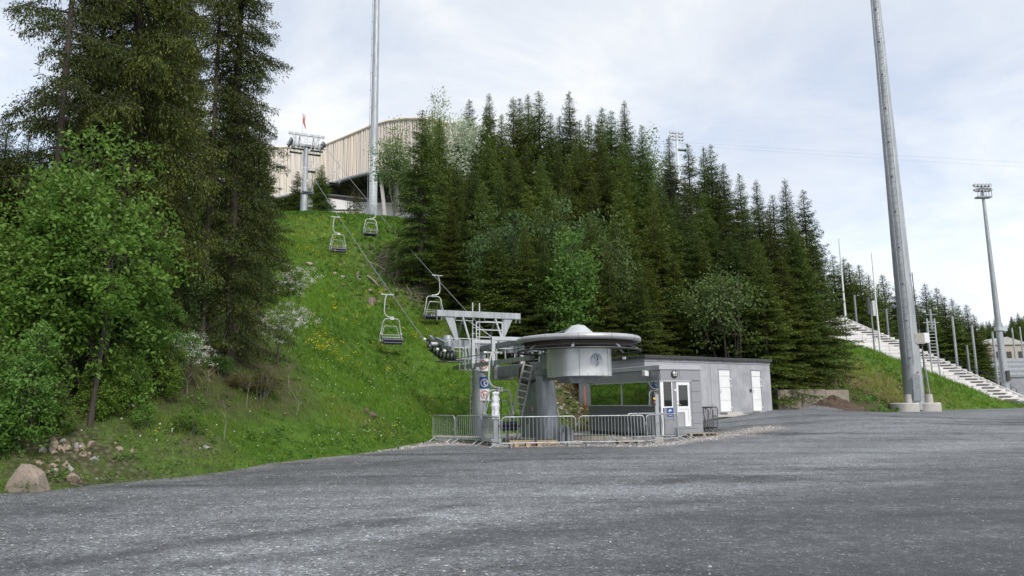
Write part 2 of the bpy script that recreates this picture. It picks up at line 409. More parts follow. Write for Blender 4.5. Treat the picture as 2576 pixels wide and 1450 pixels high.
# ---------- setting: ground, hillside, distance ----------
def grid_mesh(name, xs, ys, zf, mat, keep=None, attrs=None):
    X, Y = np.meshgrid(xs, ys); Z = zf(X, Y); nx, ny = len(xs), len(ys)
    V = np.stack([X.ravel(), Y.ravel(), Z.ravel()], 1)
    I = (np.arange(ny - 1)[:, None] * nx + np.arange(nx - 1)[None, :]).ravel()
    Fq = np.stack([I, I + 1, I + nx + 1, I + nx], 1)
    if keep is not None:
        k = keep(X, Y).ravel(); Fq = Fq[k[Fq].any(1)]
    used = np.unique(Fq); mp = np.full(len(V), -1); mp[used] = np.arange(len(used)); V = V[used]; Fq = mp[Fq]
    me = bpy.data.meshes.new(name); me.vertices.add(len(V)); me.vertices.foreach_set('co', V.astype(np.float32).ravel())
    me.loops.add(len(Fq) * 4); me.loops.foreach_set('vertex_index', Fq.astype(np.int32).ravel())
    me.polygons.add(len(Fq)); me.polygons.foreach_set('loop_start', np.arange(len(Fq), dtype=np.int32) * 4)
    if attrs:
        for an, fn in attrs.items():
            a = me.attributes.new(an, 'FLOAT', 'POINT'); a.data.foreach_set('value', fn(V[:, 0], V[:, 1]).astype(np.float32))
    me.update(calc_edges=True)
    o = mesh_obj(name, me, mat, None, True); tag(o, kind='structure'); return o

def gravelmat():
    t = NT('gravel'); v = t.coord()
    big = t.noise(t.mapping(v, (0.09, 0.62, 1), (0, 0, math.radians(-24))), 1.0, 7, 0.62, 0.5)
    mid = t.noise(v, 0.9, 6, 0.6); fine = t.noise(v, 9.0, 4, 0.6)
    s1 = t.voro(v, 38, 'Color'); s2 = t.voro(v, 95, 'Color')
    def val(c):
        q = t.n('ShaderNodeSeparateColor'); t.l(c, q.inputs[0]); return q.outputs[0], q.outputs[1]
    a1, b1 = val(s1); a2, b2 = val(s2)
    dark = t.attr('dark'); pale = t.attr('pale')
    g = t.ramp(a1, [(0.0, 0.06), (0.45, 0.12), (0.80, 0.19), (0.95, 0.28), (1.0, 0.50)])
    g2 = t.ramp(a2, [(0.0, 0.07), (0.5, 0.125), (0.9, 0.19), (1.0, 0.32)])
    mixg = t.mix(t.ramp(b1, [(0.3, 0.0), (0.5, 1.0)]), g, g2)
    tint = t.mix(t.ramp(b2, [(0.7, 0.0), (0.95, 1.0)]), (0.92, 1.0, 1.10), (1.05, 1.0, 0.95))
    base = t.mix(1.0, mixg, tint, 'MULTIPLY')
    tr = t.ramp(t.math('ADD', t.math('MULTIPLY', big, 0.7), t.math('MULTIPLY', mid, 0.3)), [(0.38, 0.40), (0.46, 0.85), (0.56, 1.15), (0.68, 1.40)])
    base = t.mix(1.0, base, tr, 'MULTIPLY')
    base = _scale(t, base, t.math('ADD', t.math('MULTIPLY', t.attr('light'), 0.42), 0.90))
    dark_tone = t.mix(t.ramp(t.math('ADD', t.math('MULTIPLY', fine, 0.45), t.math('MULTIPLY', a2, 0.55)), [(0.25, 0.0), (0.75, 1.0)]), (0.030, 0.033, 0.038), (0.074, 0.079, 0.088))  # darker, finer grained ground tone, mixed in by the dark mask
    dark_tone = t.mix(t.ramp(a1, [(0.96, 0.0), (1.0, 0.6)]), dark_tone, (0.30, 0.29, 0.27))
    grit = t.noise(v, 3.2, 9, 0.72, 0.4)
    base = _scale(t, base, t.ramp(grit, [(0.30, 0.72), (0.5, 1.0), (0.70, 1.26)]))
    clump = t.voro(v, 17, 'Color')
    ca_, cb_ = val(clump)
    base = _scale(t, base, t.ramp(ca_, [(0.0, 0.80), (0.8, 1.08), (1.0, 1.45)]))
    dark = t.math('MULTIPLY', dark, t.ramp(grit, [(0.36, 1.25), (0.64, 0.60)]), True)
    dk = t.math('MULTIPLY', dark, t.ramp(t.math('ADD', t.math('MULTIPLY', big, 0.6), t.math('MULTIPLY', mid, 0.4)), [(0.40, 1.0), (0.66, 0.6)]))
    base = t.mix(t.math('MULTIPLY', dk, 0.85, True), base, dark_tone)
    pcol = t.mix(t.ramp(a1, [(0.0, 0.0), (1.0, 1.0)]), (0.13, 0.115, 0.105), (0.50, 0.46, 0.43))
    base = t.mix(t.math('MULTIPLY', pale, t.ramp(mid, [(0.3, 0.5), (0.6, 1.0)]), True), base, pcol)
    hgt = t.math('ADD', t.math('MULTIPLY', t.voro(v, 38, 'Distance'), -1.0), t.math('MULTIPLY', t.voro(v, 95, 'Distance'), -0.5))
    t.pbr(base, 0.8, 0, t.bump(hgt, 0.55, 0.02), 0.35); return t.m
def seg_d(x, y, pts):
    best = np.full(x.shape, 1e9)
    for (ax, ay), (bx, by) in zip(pts[:-1], pts[1:]):
        ex, ey = bx - ax, by - ay
        k = np.clip(((x - ax) * ex + (y - ay) * ey) / (ex * ex + ey * ey), 0, 1)
        best = np.minimum(best, np.hypot(x - ax - k * ex, y - ay - k * ey))
    return best
FENCE_LINE = [(-4.5, 26.0), (-2.2, 28.0), (-0.4, 26.2), (2.2, 26.2), (4.8, 26.2), (7.0, 28.2), (9.0, 30.5), (11.5, 32.5)]
def gpx(px, py):
    d = ray(px, py); k = -CAM[2] / d[2]; return (d[0] * k, k)
def band(x, y, rows):
    out = np.zeros(x.shape)
    wob = lat_noise(x, y, 1.6, 23) * 0.22 + lat_noise(x, y, 0.6, 24) * 0.10
    for pts, w, st in rows:
        d = seg_d(x, y, [gpx(*p) for p in pts]) + wob * min(1.0, w * 2)
        out = np.maximum(out, st * np.exp(-(np.maximum(d, 0) / w) ** 2))
    return out
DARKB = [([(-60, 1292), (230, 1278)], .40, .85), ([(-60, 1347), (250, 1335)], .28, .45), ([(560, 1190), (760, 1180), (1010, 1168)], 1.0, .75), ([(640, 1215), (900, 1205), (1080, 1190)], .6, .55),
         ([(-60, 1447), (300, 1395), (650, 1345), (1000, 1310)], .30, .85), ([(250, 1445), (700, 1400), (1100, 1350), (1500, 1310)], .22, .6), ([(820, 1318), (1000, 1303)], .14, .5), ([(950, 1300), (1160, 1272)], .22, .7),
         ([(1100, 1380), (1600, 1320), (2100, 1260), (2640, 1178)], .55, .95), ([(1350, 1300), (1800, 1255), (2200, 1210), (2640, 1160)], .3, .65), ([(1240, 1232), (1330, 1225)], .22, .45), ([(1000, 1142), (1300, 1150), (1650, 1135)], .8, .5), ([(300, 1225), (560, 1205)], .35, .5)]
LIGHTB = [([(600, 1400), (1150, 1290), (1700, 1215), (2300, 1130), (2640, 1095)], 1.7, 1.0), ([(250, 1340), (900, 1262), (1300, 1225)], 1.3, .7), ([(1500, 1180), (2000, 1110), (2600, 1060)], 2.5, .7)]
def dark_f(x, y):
    s = (x + 1.5) * math.sin(math.radians(29)) - (y - 9.0) * math.cos(math.radians(29))      # >0 right and below a slanting line, where the gravel colour darkens
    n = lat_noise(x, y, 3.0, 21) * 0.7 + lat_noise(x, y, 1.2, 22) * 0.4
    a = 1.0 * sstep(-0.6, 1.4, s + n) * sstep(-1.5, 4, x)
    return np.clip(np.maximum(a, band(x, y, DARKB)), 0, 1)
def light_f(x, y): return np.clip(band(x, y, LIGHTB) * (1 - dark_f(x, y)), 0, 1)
def pale_f(x, y):
    d = seg_d(x, y, FENCE_LINE) + lat_noise(x, y, 1.4, 31) * 0.5
    t = tdist(x, y)
    e = sstep(-0.9, -0.15, t + lat_noise(x, y, .8, 33) * .25) * 0.45 * sstep(-9, -6, x) * sstep(1, -2, x)
    inner = sstep(0, 3, y - 26.5) * sstep(9, 6, x) * sstep(-4, -1, x) * 0.55 * sstep(40, 34, y)
    return np.clip(np.maximum(np.maximum(sstep(1.15, 0.1, d), e), inner), 0, 1)
_far = [140, 250, 500, 1200, 4000]
gx = np.concatenate([-np.array(_far[::-1]), np.arange(-40, -16, 0.5), np.arange(-16, 24, 0.22), np.arange(24, 70.1, 0.5), [90], np.array(_far)])
gy = np.concatenate([[-600, -150, -40, -10], np.arange(0, 5, 0.5), np.arange(5, 32, 0.18), np.arange(32, 75, 0.5), [90, 110], np.array(_far)])
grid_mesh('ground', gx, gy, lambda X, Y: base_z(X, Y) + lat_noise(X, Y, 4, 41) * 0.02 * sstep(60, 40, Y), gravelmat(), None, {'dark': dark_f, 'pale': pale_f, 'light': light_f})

def hillmat():
    t = NT('hillside_grass'); v = t.coord()
    n1_ = t.noise(v, 0.35, 7, 0.6); n2_ = t.noise(v, 2.2, 6, 0.65); n3_ = t.noise(v, 11, 5, 0.7)
    base = t.mix(t.ramp(n2_, [(0.35, 0.0), (0.65, 1.0)]), (0.042, 0.095, 0.011), (0.085, 0.165, 0.018))
    base = t.mix(t.ramp(n1_, [(0.50, 0.0), (0.68, 0.55)]), base, (0.105, 0.125, 0.035))
    base = t.mix(t.ramp(n3_, [(0.62, 0.0), (0.80, 0.5)]), base, (0.13, 0.11, 0.05))
    litter = t.mix(t.ramp(n3_, [(0.35, 0.0), (0.65, 1.0)]), (0.038, 0.029, 0.02), (0.085, 0.062, 0.042))
    stony = t.mix(t.ramp(t.voro(v, 9, 'Distance'), [(0.0, 0.0), (0.6, 1.0)]), (0.20, 0.165, 0.135), (0.06, 0.045, 0.035))
    base = t.mix(t.math('MULTIPLY', t.attr('forest'), t.ramp(n2_, [(0.3, 1.0), (0.7, 0.55)]), True), base, litter)
    base = t.mix(t.math('MULTIPLY', t.attr('stony'), t.ramp(n2_, [(0.3, 1.0), (0.65, 0.45)]), True), base, stony)
    base = t.mix(t.math('MULTIPLY', t.attr('dry'), t.ramp(n2_, [(0.3, 0.9), (0.7, 0.3)]), True), base, (0.14, 0.125, 0.05))
    t.pbr(base, 0.9, 0, t.bump(t.math('ADD', n3_, t.math('MULTIPLY', n2_, 1.5)), 0.8, 0.12), 0.15); return t.m
def line_ab(x, y):
    dx, dy = x - T1[0], y - T1[1]
    return dx * LU[0] + dy * LU[1], dx * LW[0] + dy * LW[1]
def wood_edge(a):      # right edge of the cleared lift corridor, metres right of the line
    return np.interp(a, [-5, 3, 12, 22, 32, 45, 60], [5.0, 5.5, 7.0, 7.6, 7.2, 9.0, 12.0])
def left_edge(a):
    return np.interp(a, [-20, -8, 0, 10, 20, 35, 60], [-7.0, -8.5, -8.5, -8.0, -8.2, -8.8, -10.5])
def forest_f(x, y):
    a, b = line_ab(x, y)
    right = sstep(-1.0, 1.5, b - wood_edge(a)) * sstep(44, 40.0, x + 0.28 * y)
    left = sstep(1.0, -1.5, b - left_edge(a)) * sstep(1.0, 3.0, tdist(x, y))
    return np.clip(right + left, 0, 1)
def stony_f(x, y):
    a, b = line_ab(x, y)
    d1 = np.exp(-((a - 24) / 7) ** 2 - ((b - 3.5 - (24 - a) * 0.15) / 3.6) ** 2)
    d2 = np.exp(-((x - 4.3) / 2.2) ** 2 - ((y - 41.5) / 3.0) ** 2)
    d3 = np.exp(-((x + 9.3) / 1.9) ** 2 - ((y - 15.4) / 1.5) ** 2)
    d4 = 0.9 * np.exp(-((x + 7.9) / 0.6) ** 2 - ((y - 18.2) / 1.3) ** 2)
    return np.clip(d1 + 1.2 * d2 + 1.2 * d3 + d4, 0, 1)
def dry_f(x, y):
    d = np.exp(-((x - 3.5) / 3.5) ** 2 - ((y - 44) / 3.5) ** 2) + 0.9 * np.exp(-((x - 28) / 6) ** 2 - ((y - 56) / 4.5) ** 2) + 0.5 * np.exp(-((x - 10) / 5) ** 2 - ((y - 48) / 3) ** 2)
    return np.clip(d + 0.6 * np.exp(-((x + 5.6) / 1.2) ** 2 - ((y - 26.8) / 1.4) ** 2), 0, 1)
hx = np.concatenate([np.arange(-130, -45, 4.0), np.arange(-45, 50, 0.45), np.arange(50, 131, 5.0)])
hy = np.concatenate([np.arange(-16, 8, 2.0), np.arange(8, 100, 0.45), np.arange(100, 260, 6.0)])
grid_mesh('hillside', hx, hy, hill_z, hillmat(), lambda X, Y: tdist(X, Y) > -0.8, {'forest': forest_f, 'stony': stony_f, 'dry': dry_f})

# far ridge beyond the stadium on the right
fx = np.concatenate([np.arange(60, 160, 4.0), np.linspace(160, 700, 40)]); fy = np.concatenate([np.arange(114, 160, 3.0), np.linspace(160, 640, 30)])
def far_z(X, Y):
    return np.interp(Y, [114, 118, 135, 150, 200, 300, 640], [-1, 0.2, 8.3, 9.8, 14.5, 20, 30]) * sstep(0.60, 0.665, X / Y) - 0.6 + lat_noise(X, Y, 25, 51) * 0.6
t_ = NT('far_meadow'); t_.pbr(t_.mix(t_.ramp(t_.noise(t_.coord(), 0.05, 5), [(0.4, 0.0), (0.6, 1.0)]), (0.05, 0.10, 0.025), (0.08, 0.13, 0.035)), 0.9, spec=0.1)
grid_mesh('distant_hill', fx, fy, far_z, t_.m)

# ---------- chairlift ----------
A_B = -9.5                                    # bullwheel axis, metres below tower along the line
GA = 1.95                                     # half gauge
T2A = 57.0
T2 = T1 + LU * T2A; T2Z = ground(T2[0], T2[1]) - 0.15
ZT1, ZT2 = 4.15, 0.0
ZT2 = at(757, 371, T2[1])[2] - T2Z            # column height of the upper tower
def train_z(a):
    d = a + 1.7; return 3.54 + 0.02 * d + 0.43 / 3.45 * d * d / 2
ROPE_T2 = T2Z + ZT2 + 0.25
def rope_z(a):
    if a < -1.7: return 3.50
    if a < 1.75: return train_z(a) - 0.04
    za = train_z(1.75) - 0.04
    if a < T2A - 1.6:
        k = (a - 1.75) / (T2A - 1.6 - 1.75); return za + (ROPE_T2 - 0.35 - za) * k - 0.45 * 4 * k * (1 - k)
    if a < T2A + 1.6: return ROPE_T2 - 0.35 + (a - T2A + 1.6) / 3.2 * 0.5
    return ROPE_T2 + 0.15 + (a - T2A - 1.6) * 0.30
rope = thing('haul_rope', 'steel haul rope looping round the bullwheel and up the grassy slope', 'cable', lf(0, 0, 3.5))
_as = np.concatenate([np.arange(-9.5, 2.2, 0.35), np.arange(2.5, 55.5, 2.0), np.arange(55.5, 59, 0.5), np.arange(60, 86, 4.0)])
for s_ in (-1, 1):
    MB().tube([lf(a, s_ * GA, rope_z(a)) for a in _as], 0.021, 6).build('rope_strand', ROPE, rope, off=lf(0, 0, 3.5), smooth=True)
MB().tube([lf(A_B - GA * math.sin(p), GA * math.cos(p), 3.5) for p in np.linspace(0, math.pi, 25)], 0.021, 6).build('rope_strand', ROPE, rope, off=lf(0, 0, 3.5), smooth=True)

def arc(c, r, a0, a1, n, ax='xz', y=0.0):
    return [(c[0] + r * math.cos(a), y, c[1] + r * math.sin(a)) for a in np.linspace(a0, a1, n)]
def text_mesh(txt, size, extr=0.002):
    cu = bpy.data.curves.new('lettering', 'FONT'); cu.body = txt; cu.size = size; cu.extrude = extr; cu.align_x = 'CENTER'; cu.align_y = 'CENTER'
    o = bpy.data.objects.new('lettering', cu); col.objects.link(o)
    dg = bpy.context.evaluated_depsgraph_get(); me = bpy.data.meshes.new_from_object(o.evaluated_get(dg))
    bpy.data.objects.remove(o); return me
# --- chair prototype: origin on the rope, hanger on -x, facing -y ---
def make_chair(number, label, loc, rz, tilt=0.0):
    t = thing('lift_chair', label, 'lift chair', loc, rz, 'chairs hanging on the lift rope')
    if make_chair.proto is None:
        MB().box((-0.05, 0, 0.0), (0.30, 0.07, 0.07)).box((-0.40, 0, -0.005), (0.34, 0.05, 0.05)).cyl((-0.56, 0, 0), (-0.66, 0, 0), 0.035, 0.02, 8).build('grip', STEELW, t)
        pts = [(-0.30, 0, 0.0), (-0.36, 0, -0.12), (-0.42, 0, -0.35), (-0.455, 0, -0.95)] + [(-0.455 + 0.36 * (1 - math.cos(q)), 0, -0.98 - 0.36 * math.sin(q)) for q in np.linspace(0.1, math.pi / 2, 9)] + [(0.0, 0, -1.34)]
        MB().tube(pts, 0.036, 8).build('hanger', STEELW, t, smooth=True)
        bl = [(-0.62, -0.05, -2.78), (-0.66, 0.10, -2.62), (-0.62, 0.16, -2.35), (-0.50, 0.10, -1.75)] + [(-0.50 + 0.24 * (1 - math.cos(q)) , 0.08 * (1 - q / 1.6), -1.70 + 0.27 * math.sin(q)) for q in np.linspace(0.1, math.pi / 2, 8)]
        br = [(-p[0], p[1], p[2]) for p in bl[::-1]]
        MB().tube(bl + br, 0.032, 8).build('bail', STEELW, t, smooth=True)
        MB().tube([(-0.52, 0.15, -2.70), (-0.50, 0.22, -2.30), (-0.36, 0.28, -1.86), (-0.32, 0.28, -1.83), (0.32, 0.28, -1.83), (0.36, 0.28, -1.86), (0.50, 0.22, -2.30), (0.52, 0.15, -2.70)], 0.02, 6).build('back_rail', STEELW, t, smooth=True)
        MB().tube([(-0.56, 0.2, -2.50), (0.56, 0.2, -2.50)], 0.018, 6).tube([(-0.56, 0.16, -2.36), (0.56, 0.16, -2.36)], 0.014, 6).bar((0, 0.18, -2.36), (0, 0.2, -2.78), 0.02).build('backrest_bar', STEELW, t, smooth=True)
        for sx in (-1, 1):
            m = MB().tube([(sx * 0.64, 0.06, -2.40), (sx * 0.67, -0.28, -2.44), (sx * 0.68, -0.42, -2.55), (sx * 0.66, -0.36, -2.80), (sx * 0.6, 0.1, -2.80)], 0.026, 6)
            m.build('side_frame', DARKM, t, smooth=True)
            MB().box((sx * 0.61, 0.12, -2.30), (0.075, 0.07, 0.06)).build('clamp', WHITEP, t)
            MB().prism([(-0.20, -2.83), (0.12, -2.83), (0.16, -2.48), (0.02, -2.48)], (sx * 0.575, 0, 0), (0, 1, 0), (0, 0, 1), 0.02).build('side_plate', GALV, t)
        MB().cyl((-0.56, -0.32, -2.70), (0.56, -0.32, -2.70), 0.10, n=12).cyl((-0.56, -0.28, -2.86), (0.56, -0.28, -2.86), 0.085, n=12).box((0, 0.0, -2.80), (1.12, 0.42, 0.07)).build('seat_pad', PAD, t, smooth=True)
        MB().tube([(-0.60, 0.15, -2.88), (-0.58, -0.2, -2.93), (0.58, -0.2, -2.93), (0.60, 0.15, -2.88)], 0.02, 6).build('seat_frame', GALV, t, smooth=True)
        MB().tube([(0.0, -0.02, -1.84), (0.0, -0.08, -1.80), (0.02, -0.10, -1.90), (0.02, -0.08, -2.18)], 0.017, 6).build('strap', RUBBER, t, smooth=True)
        for sx in (-0.09, 0.07):
            MB().cyl((sx, -0.12, -2.72), (sx, -0.12, -2.60), 0.03, 0.025, 6).build('bolt', WHITEP, t)
        MB().box((0.0, -0.05, -1.40), (0.20, 0.03, 0.17)).build('number_plate', WHITEP, t)
        make_chair.proto = t
    else:
        for ch in make_chair.proto.children:
            if ch.name.startswith('number') and False: continue
            c = ch.copy(); col.objects.link(c); c.parent = t
            for g in list(c.children): pass
    pl = [c for c in t.children if c.name.startswith('number_plate')][0]
    for sy, rzz in ((-0.0685, 0), (-0.0315, math.pi)):
        o = mesh_obj('number', text_mesh(number, 0.15), BLACKP, pl)
        o.location = (0, sy, -1.40); o.rotation_euler = (math.pi / 2, 0, rzz)
    return t
make_chair.proto = None
def rope_a(py, b, a0, a1):
    return min(np.arange(a0, a1, 0.1), key=lambda a: abs(proj(lf(a, b, rope_z(a)))[1] - py))
C7 = -6.8
make_chair('7', 'lift chair numbered 7 hanging inside the barriers beside the drive station pillar', lf(C7, -GA, 3.46), LA)
_lab = {0: 'lift chair with navy seat pad on the descending side, next above the sheave tower', 1: 'lift chair with navy seat pad on the descending side, just below the hill crest',
        2: 'lift chair with navy seat pad in front of the upper tower column', 3: 'lift chair beyond the upper tower on the descending side, half hidden by spruce'}
for i, py in enumerate((742, 547, 423)):
    a = rope_a(py, -GA, 2, 58); make_chair(('8', '9', '1')[i], _lab[i], lf(a, -GA, rope_z(a)), LA)
make_chair('2', _lab[3], lf(T2A + 9, -GA, rope_z(T2A + 9)), LA)
_lab2 = {0: 'lift chair seen from behind, hanging before the spruces above the lattice of the lower tower', 1: 'lift chair seen from behind with its hanger crossing the tall mast foot',
         2: 'lift chair seen from behind against the wooden slatted facade'}
for i, py in enumerate((692, 514, 402)):
    a = rope_a(py, GA, 2, 58); make_chair(('6', '5', '4')[i], _lab2[i], lf(a, GA, rope_z(a)), LA + math.pi)
make_chair('3', 'lift chair seen from behind just past the upper tower, close to its column', lf(T2A + 8, GA, rope_z(T2A + 8)), LA + math.pi)
make_chair('8', 'lift chair on the ascending side standing behind the drive station pillar', lf(-2.9, GA, 3.46), LA + math.pi)

# --- towers ---
def sheave_train(root, bx, zf, zoff, n=8, a0=1.72, sp=0.49):
    pts = [(a0 - sp * i) for i in range(n)]
    m = MB()
    for i in range(0, n, 2):
        p0 = (bx, pts[i] + 0.12, zf(pts[i]) + zoff + 0.28); p1 = (bx, pts[i + 1] - 0.12, zf(pts[i + 1]) + zoff + 0.28)
        m.bar(p0, p1, 0.10, 0.16)
        for j in (i, i + 1): m.bar((bx + 0.07, pts[j], zf(pts[j]) + zoff + 0.3), (bx + 0.07, pts[j], zf(pts[j]) + zoff + 0.13), 0.04, 0.12)
    for i in (0, 4):
        m.bar((bx, pts[i] - 0.1, zf(pts[i]) + zoff + 0.44), (bx, pts[i + 3] + 0.1, zf(pts[i + 3]) + zoff + 0.44), 0.12, 0.18)
    m.bar((bx, pts[2], zf(pts[2]) + zoff + 0.62), (bx, pts[5], zf(pts[5]) + zoff + 0.62), 0.16, 0.24)
    tr = m.build('sheave_train', GALVD, root)
    w = None
    for i, a in enumerate(pts):
        if w is None:
            w = MB().cyl((-0.05, 0, 0), (0.05, 0, 0), 0.21, n=20).cyl((-0.075, 0, 0), (-0.055, 0, 0), 0.225, n=20).cyl((0.055, 0, 0), (0.075, 0, 0), 0.225, n=20).build('sheave', RUBBER, tr)
            w.location = (bx, a, zf(a) + zoff + 0.13)
            h = MB().cyl((-0.09, 0, 0), (0.09, 0, 0), 0.13, n=16).cyl((-0.11, 0, 0), (0.11, 0, 0), 0.05, n=10).build('hub', GALV, tr)
            h.location = (bx, a, zf(a) + zoff + 0.13)
            h0 = h; w0 = w
        else:
            w = inst('sheave', w0, tr, (bx, a, zf(a) + zoff + 0.13)); 
            inst('hub', h0, tr, (bx, a, zf(a) + zoff + 0.13))
    for i in range(0, n, 2):
        MB().cyl((bx - 0.16, pts[i] + 0.1, zf(pts[i]) + zoff + 0.33), (bx - 0.28, pts[i] + 0.1, zf(pts[i]) + zoff + 0.36), 0.06, 0.075, 8).build('sensor', WHITEP, tr)
    MB().bar((bx, pts[0], zf(pts[0]) + zoff - 0.16), (bx, pts[4], zf(pts[4]) + zoff - 0.16), 0.16, 0.02).bar((bx, pts[4], zf(pts[4]) + zoff - 0.16), (bx, pts[-1] - 0.2, zf(pts[-1]) + zoff - 0.14), 0.16, 0.02).build('rope_catcher', DARKM, tr)
def lift_tower(label, p, z0, zt, r0, r1, zf, zoff, flare=False):
    t = thing('lift_tower', label, 'lift tower', (p[0], p[1], z0), LA, 'steel towers carrying the lift rope')
    m = MB().cyl((0, 0, -0.6), (0, 0, zt), r0, r1, 28)
    if flare: m.cyl((0, 0, 0), (0, 0, 0.55), r0 * 1.5, r0 * 1.15, 16).cyl((0, 0, -0.1), (0, 0, 0.06), r0 * 1.7, r0 * 1.7, 20)
    else: m.cyl((0, 0, -0.05), (0, 0, 0.05), r0 * 1.35, n=24)
    m.build('column', GALV, t, smooth=True)
    MB().box((0, 0, zt + 0.17), (3.5, 0.34, 0.36)).box((0, 0, zt - 0.02), (0.85, 0.85, 0.05)).build('crossarm', GALVD, t, bevel=0.01)
    MB().box((0, 0, zt + 1.62), (4.4, 0.20, 0.30)).build('lifting_beam', GALV, t, bevel=0.01)
    for x in (-2.17, -1.95, 1.95, 2.17):
        MB().prism([(-0.09, 0.16), (0.09, 0.16), (0.09, -0.14), (0.02, -0.34), (-0.05, -0.34), (-0.09, -0.14)], (x - 0.01, 0, zt + 1.62), (0, 1, 0), (0, 0, 1), 0.025).build('hook_plate', GALV, t)
    for s in (-1, 1):
        MB().prism([(s * 1.30, 1.47), (s * 1.78, 1.47), (s * 1.24, 0.34), (s * 1.06, 0.34)][::s], (0, 0.05, zt), (1, 0, 0), (0, 0, 1), 0.10).build('support_plate', GALV, t, bevel=0.006)
        for ya in (-1.05, 1.05):
            MB().cyl((s * 0.85, 0.0, zt + 1.50), (s * 0.85, ya, zt + 0.05), 0.055, n=8).build('strut', GALV if ya < 0 else GALVD, t, smooth=True)
        # working platform on each arm end
        pl = MB().box((s * 1.15, -0.75, zt - 0.62), (1.5, 0.62, 0.05)).box((s * 1.15, 0.75, zt - 0.62), (1.5, 0.62, 0.05)).build('platform', GALVD, t)
        for ya in (-1.05, 1.05):
            q = MB()
            for zz in (0.35, -0.08): q.bar((s * 0.45, ya, zt + zz), (s * 1.9, ya, zt + zz), 0.035)
            for xx in (0.45, 0.9, 1.4, 1.9): q.bar((s * xx, ya, zt - 0.62), (s * xx, ya, zt + 0.35), 0.035)
            q.build('railing', STEELW, pl)
        MB().cyl((s * 1.45, 0.3, zt + 0.17), (s * 2.35, 0.3, zt + 0.17), 0.11, n=14).build('axle', GALV, t, smooth=True)
        MB().lathe([(0.0, 0.50), (0.18, 0.48), (0.26, 0.36), (0.28, 0.0), (0.24, -0.3), (0, -0.32)], 18, (s * 1.62, 0.0, zt + 0.1)).build('pivot_housing', GALVD, t, smooth=True)
        sheave_train(t, s * GA, zf, zoff)
    lad = MB()
    for xx in (-0.22, 0.14): lad.bar((xx, 0.30, zt - 0.2), (xx, 0.30, zt + 2.25), 0.05)
    for zz in np.arange(zt - 0.1, zt + 1.2, 0.28): lad.bar((-0.22, 0.30, zz), (0.14, 0.30, zz), 0.03)
    lad.build('ladder', STEELW, t)
    r = MB()
    for zz in (0.5, 0.85, 1.22): r.bar((-0.35, -0.5, zt + zz), (1.0, -0.5, zt + zz), 0.045)
    for xx in (-0.35, 1.0): r.bar((xx, -0.5, zt), (xx, -0.5, zt + 1.22), 0.045)
    r.bar((-0.6, 0.3, zt + 1.45), (0.75, -0.5, zt + 0.35), 0.04)
    r.build('guard_frame', STEELW, t)
    for xa, xb in ((-1.25, -0.35), (0.25, 1.2)):
        MB().tube([(xa, -0.1, zt + 1.48), (xa, -0.1, zt + 1.3), (xb, -0.1, zt + 1.3), (xb, -0.1, zt + 1.48)], 0.016, 6).build('hand_rail', STEELW, t)
    c = MB()
    for xx in (-0.36, -0.24): c.bar((xx - 0.13, 0.0, 0.3), (xx - 0.05, 0.0, zt - 0.5), 0.03)
    for zz in np.arange(0.4, zt - 0.5, 0.3): c.bar((-0.50, 0.0, zz), (-0.30, 0.0, zz), 0.025)
    c.build('climbing_ladder', GALVD, t)
    return t
tw1 = lift_tower('lower lift tower with pictogram signs on its steel column beside the barriers', T1, 0.0, ZT1, 0.345, 0.32, lambda a: train_z(a), 0.0)
_tz = lambda a: (rope_z(T2A + a) - T2Z)
tw2 = lift_tower('upper lift tower with windsock standing on the hill crest', T2, T2Z, ZT2, 0.42, 0.27, _tz, 0.02, True)
MB().box((0.05, -0.4, 0.95), (0.3, 0.12, 0.22)).build('junction_box', GALVD, tw2)
MB().box((0.15, -0.38, 0.75), (0.2, 0.12, 0.5)).build('junction_box', GALVD, tw1)
# mirror-side guide rails between tower and drive station
gr = thing('guide_rail_frame', 'long steel guide rail on angle frames between lower tower and bullwheel', 'rail frame', lf(-3, 0, 0), LA)
def gl(a): return a + 3
for s_ in (-1, 1):
    MB().box((s_ * 1.2, gl(-3.9), 3.2), (0.11, 8.3, 0.17)).build('rail', GALV, gr)
    for a_, zt_, x2 in ((-2.2, 4.35, 0.05), (-4.45, 4.30, 0.0)):
        MB().bar((s_ * 1.2, gl(a_), 3.0), (s_ * 1.2, gl(a_), zt_), 0.16, 0.14).bar((s_ * 1.28, gl(a_), zt_ - 0.08), (s_ * x2, gl(a_), zt_ - 0.08), 0.15, 0.16).build('angle_frame', STEELW if s_ < 0 else GALV, gr, bevel=0.008)
        MB().box((s_ * 1.2, gl(a_), 3.18), (0.24, 0.42, 0.22)).build('clamp', GALV, gr)
MB().box((0, gl(-3.6), 4.1), (0.24, 7.2, 0.22)).build('spine_beam', GALVD, gr)
for a_ in (-0.9, -1.6):
    cg = MB()
    for zz in (3.05, 3.6, 4.1): cg.bar((-1.35, gl(a_), zz), (-0.75, gl(a_), zz), 0.04)
    for xx in (-1.35, -1.18, -1.02, -0.75): cg.bar((xx, gl(a_), 3.05), (xx, gl(a_), 4.1), 0.04)
    cg.build('cage_rail', STEELW, gr)
MB().box((0.35, gl(-4.4), 3.95), (0.9, 0.5, 0.5)).cyl((0.0, gl(-4.4), 3.6), (0.0, gl(-4.4), 3.9), 0.2, n=14).build('tension_unit', GALVD, gr)

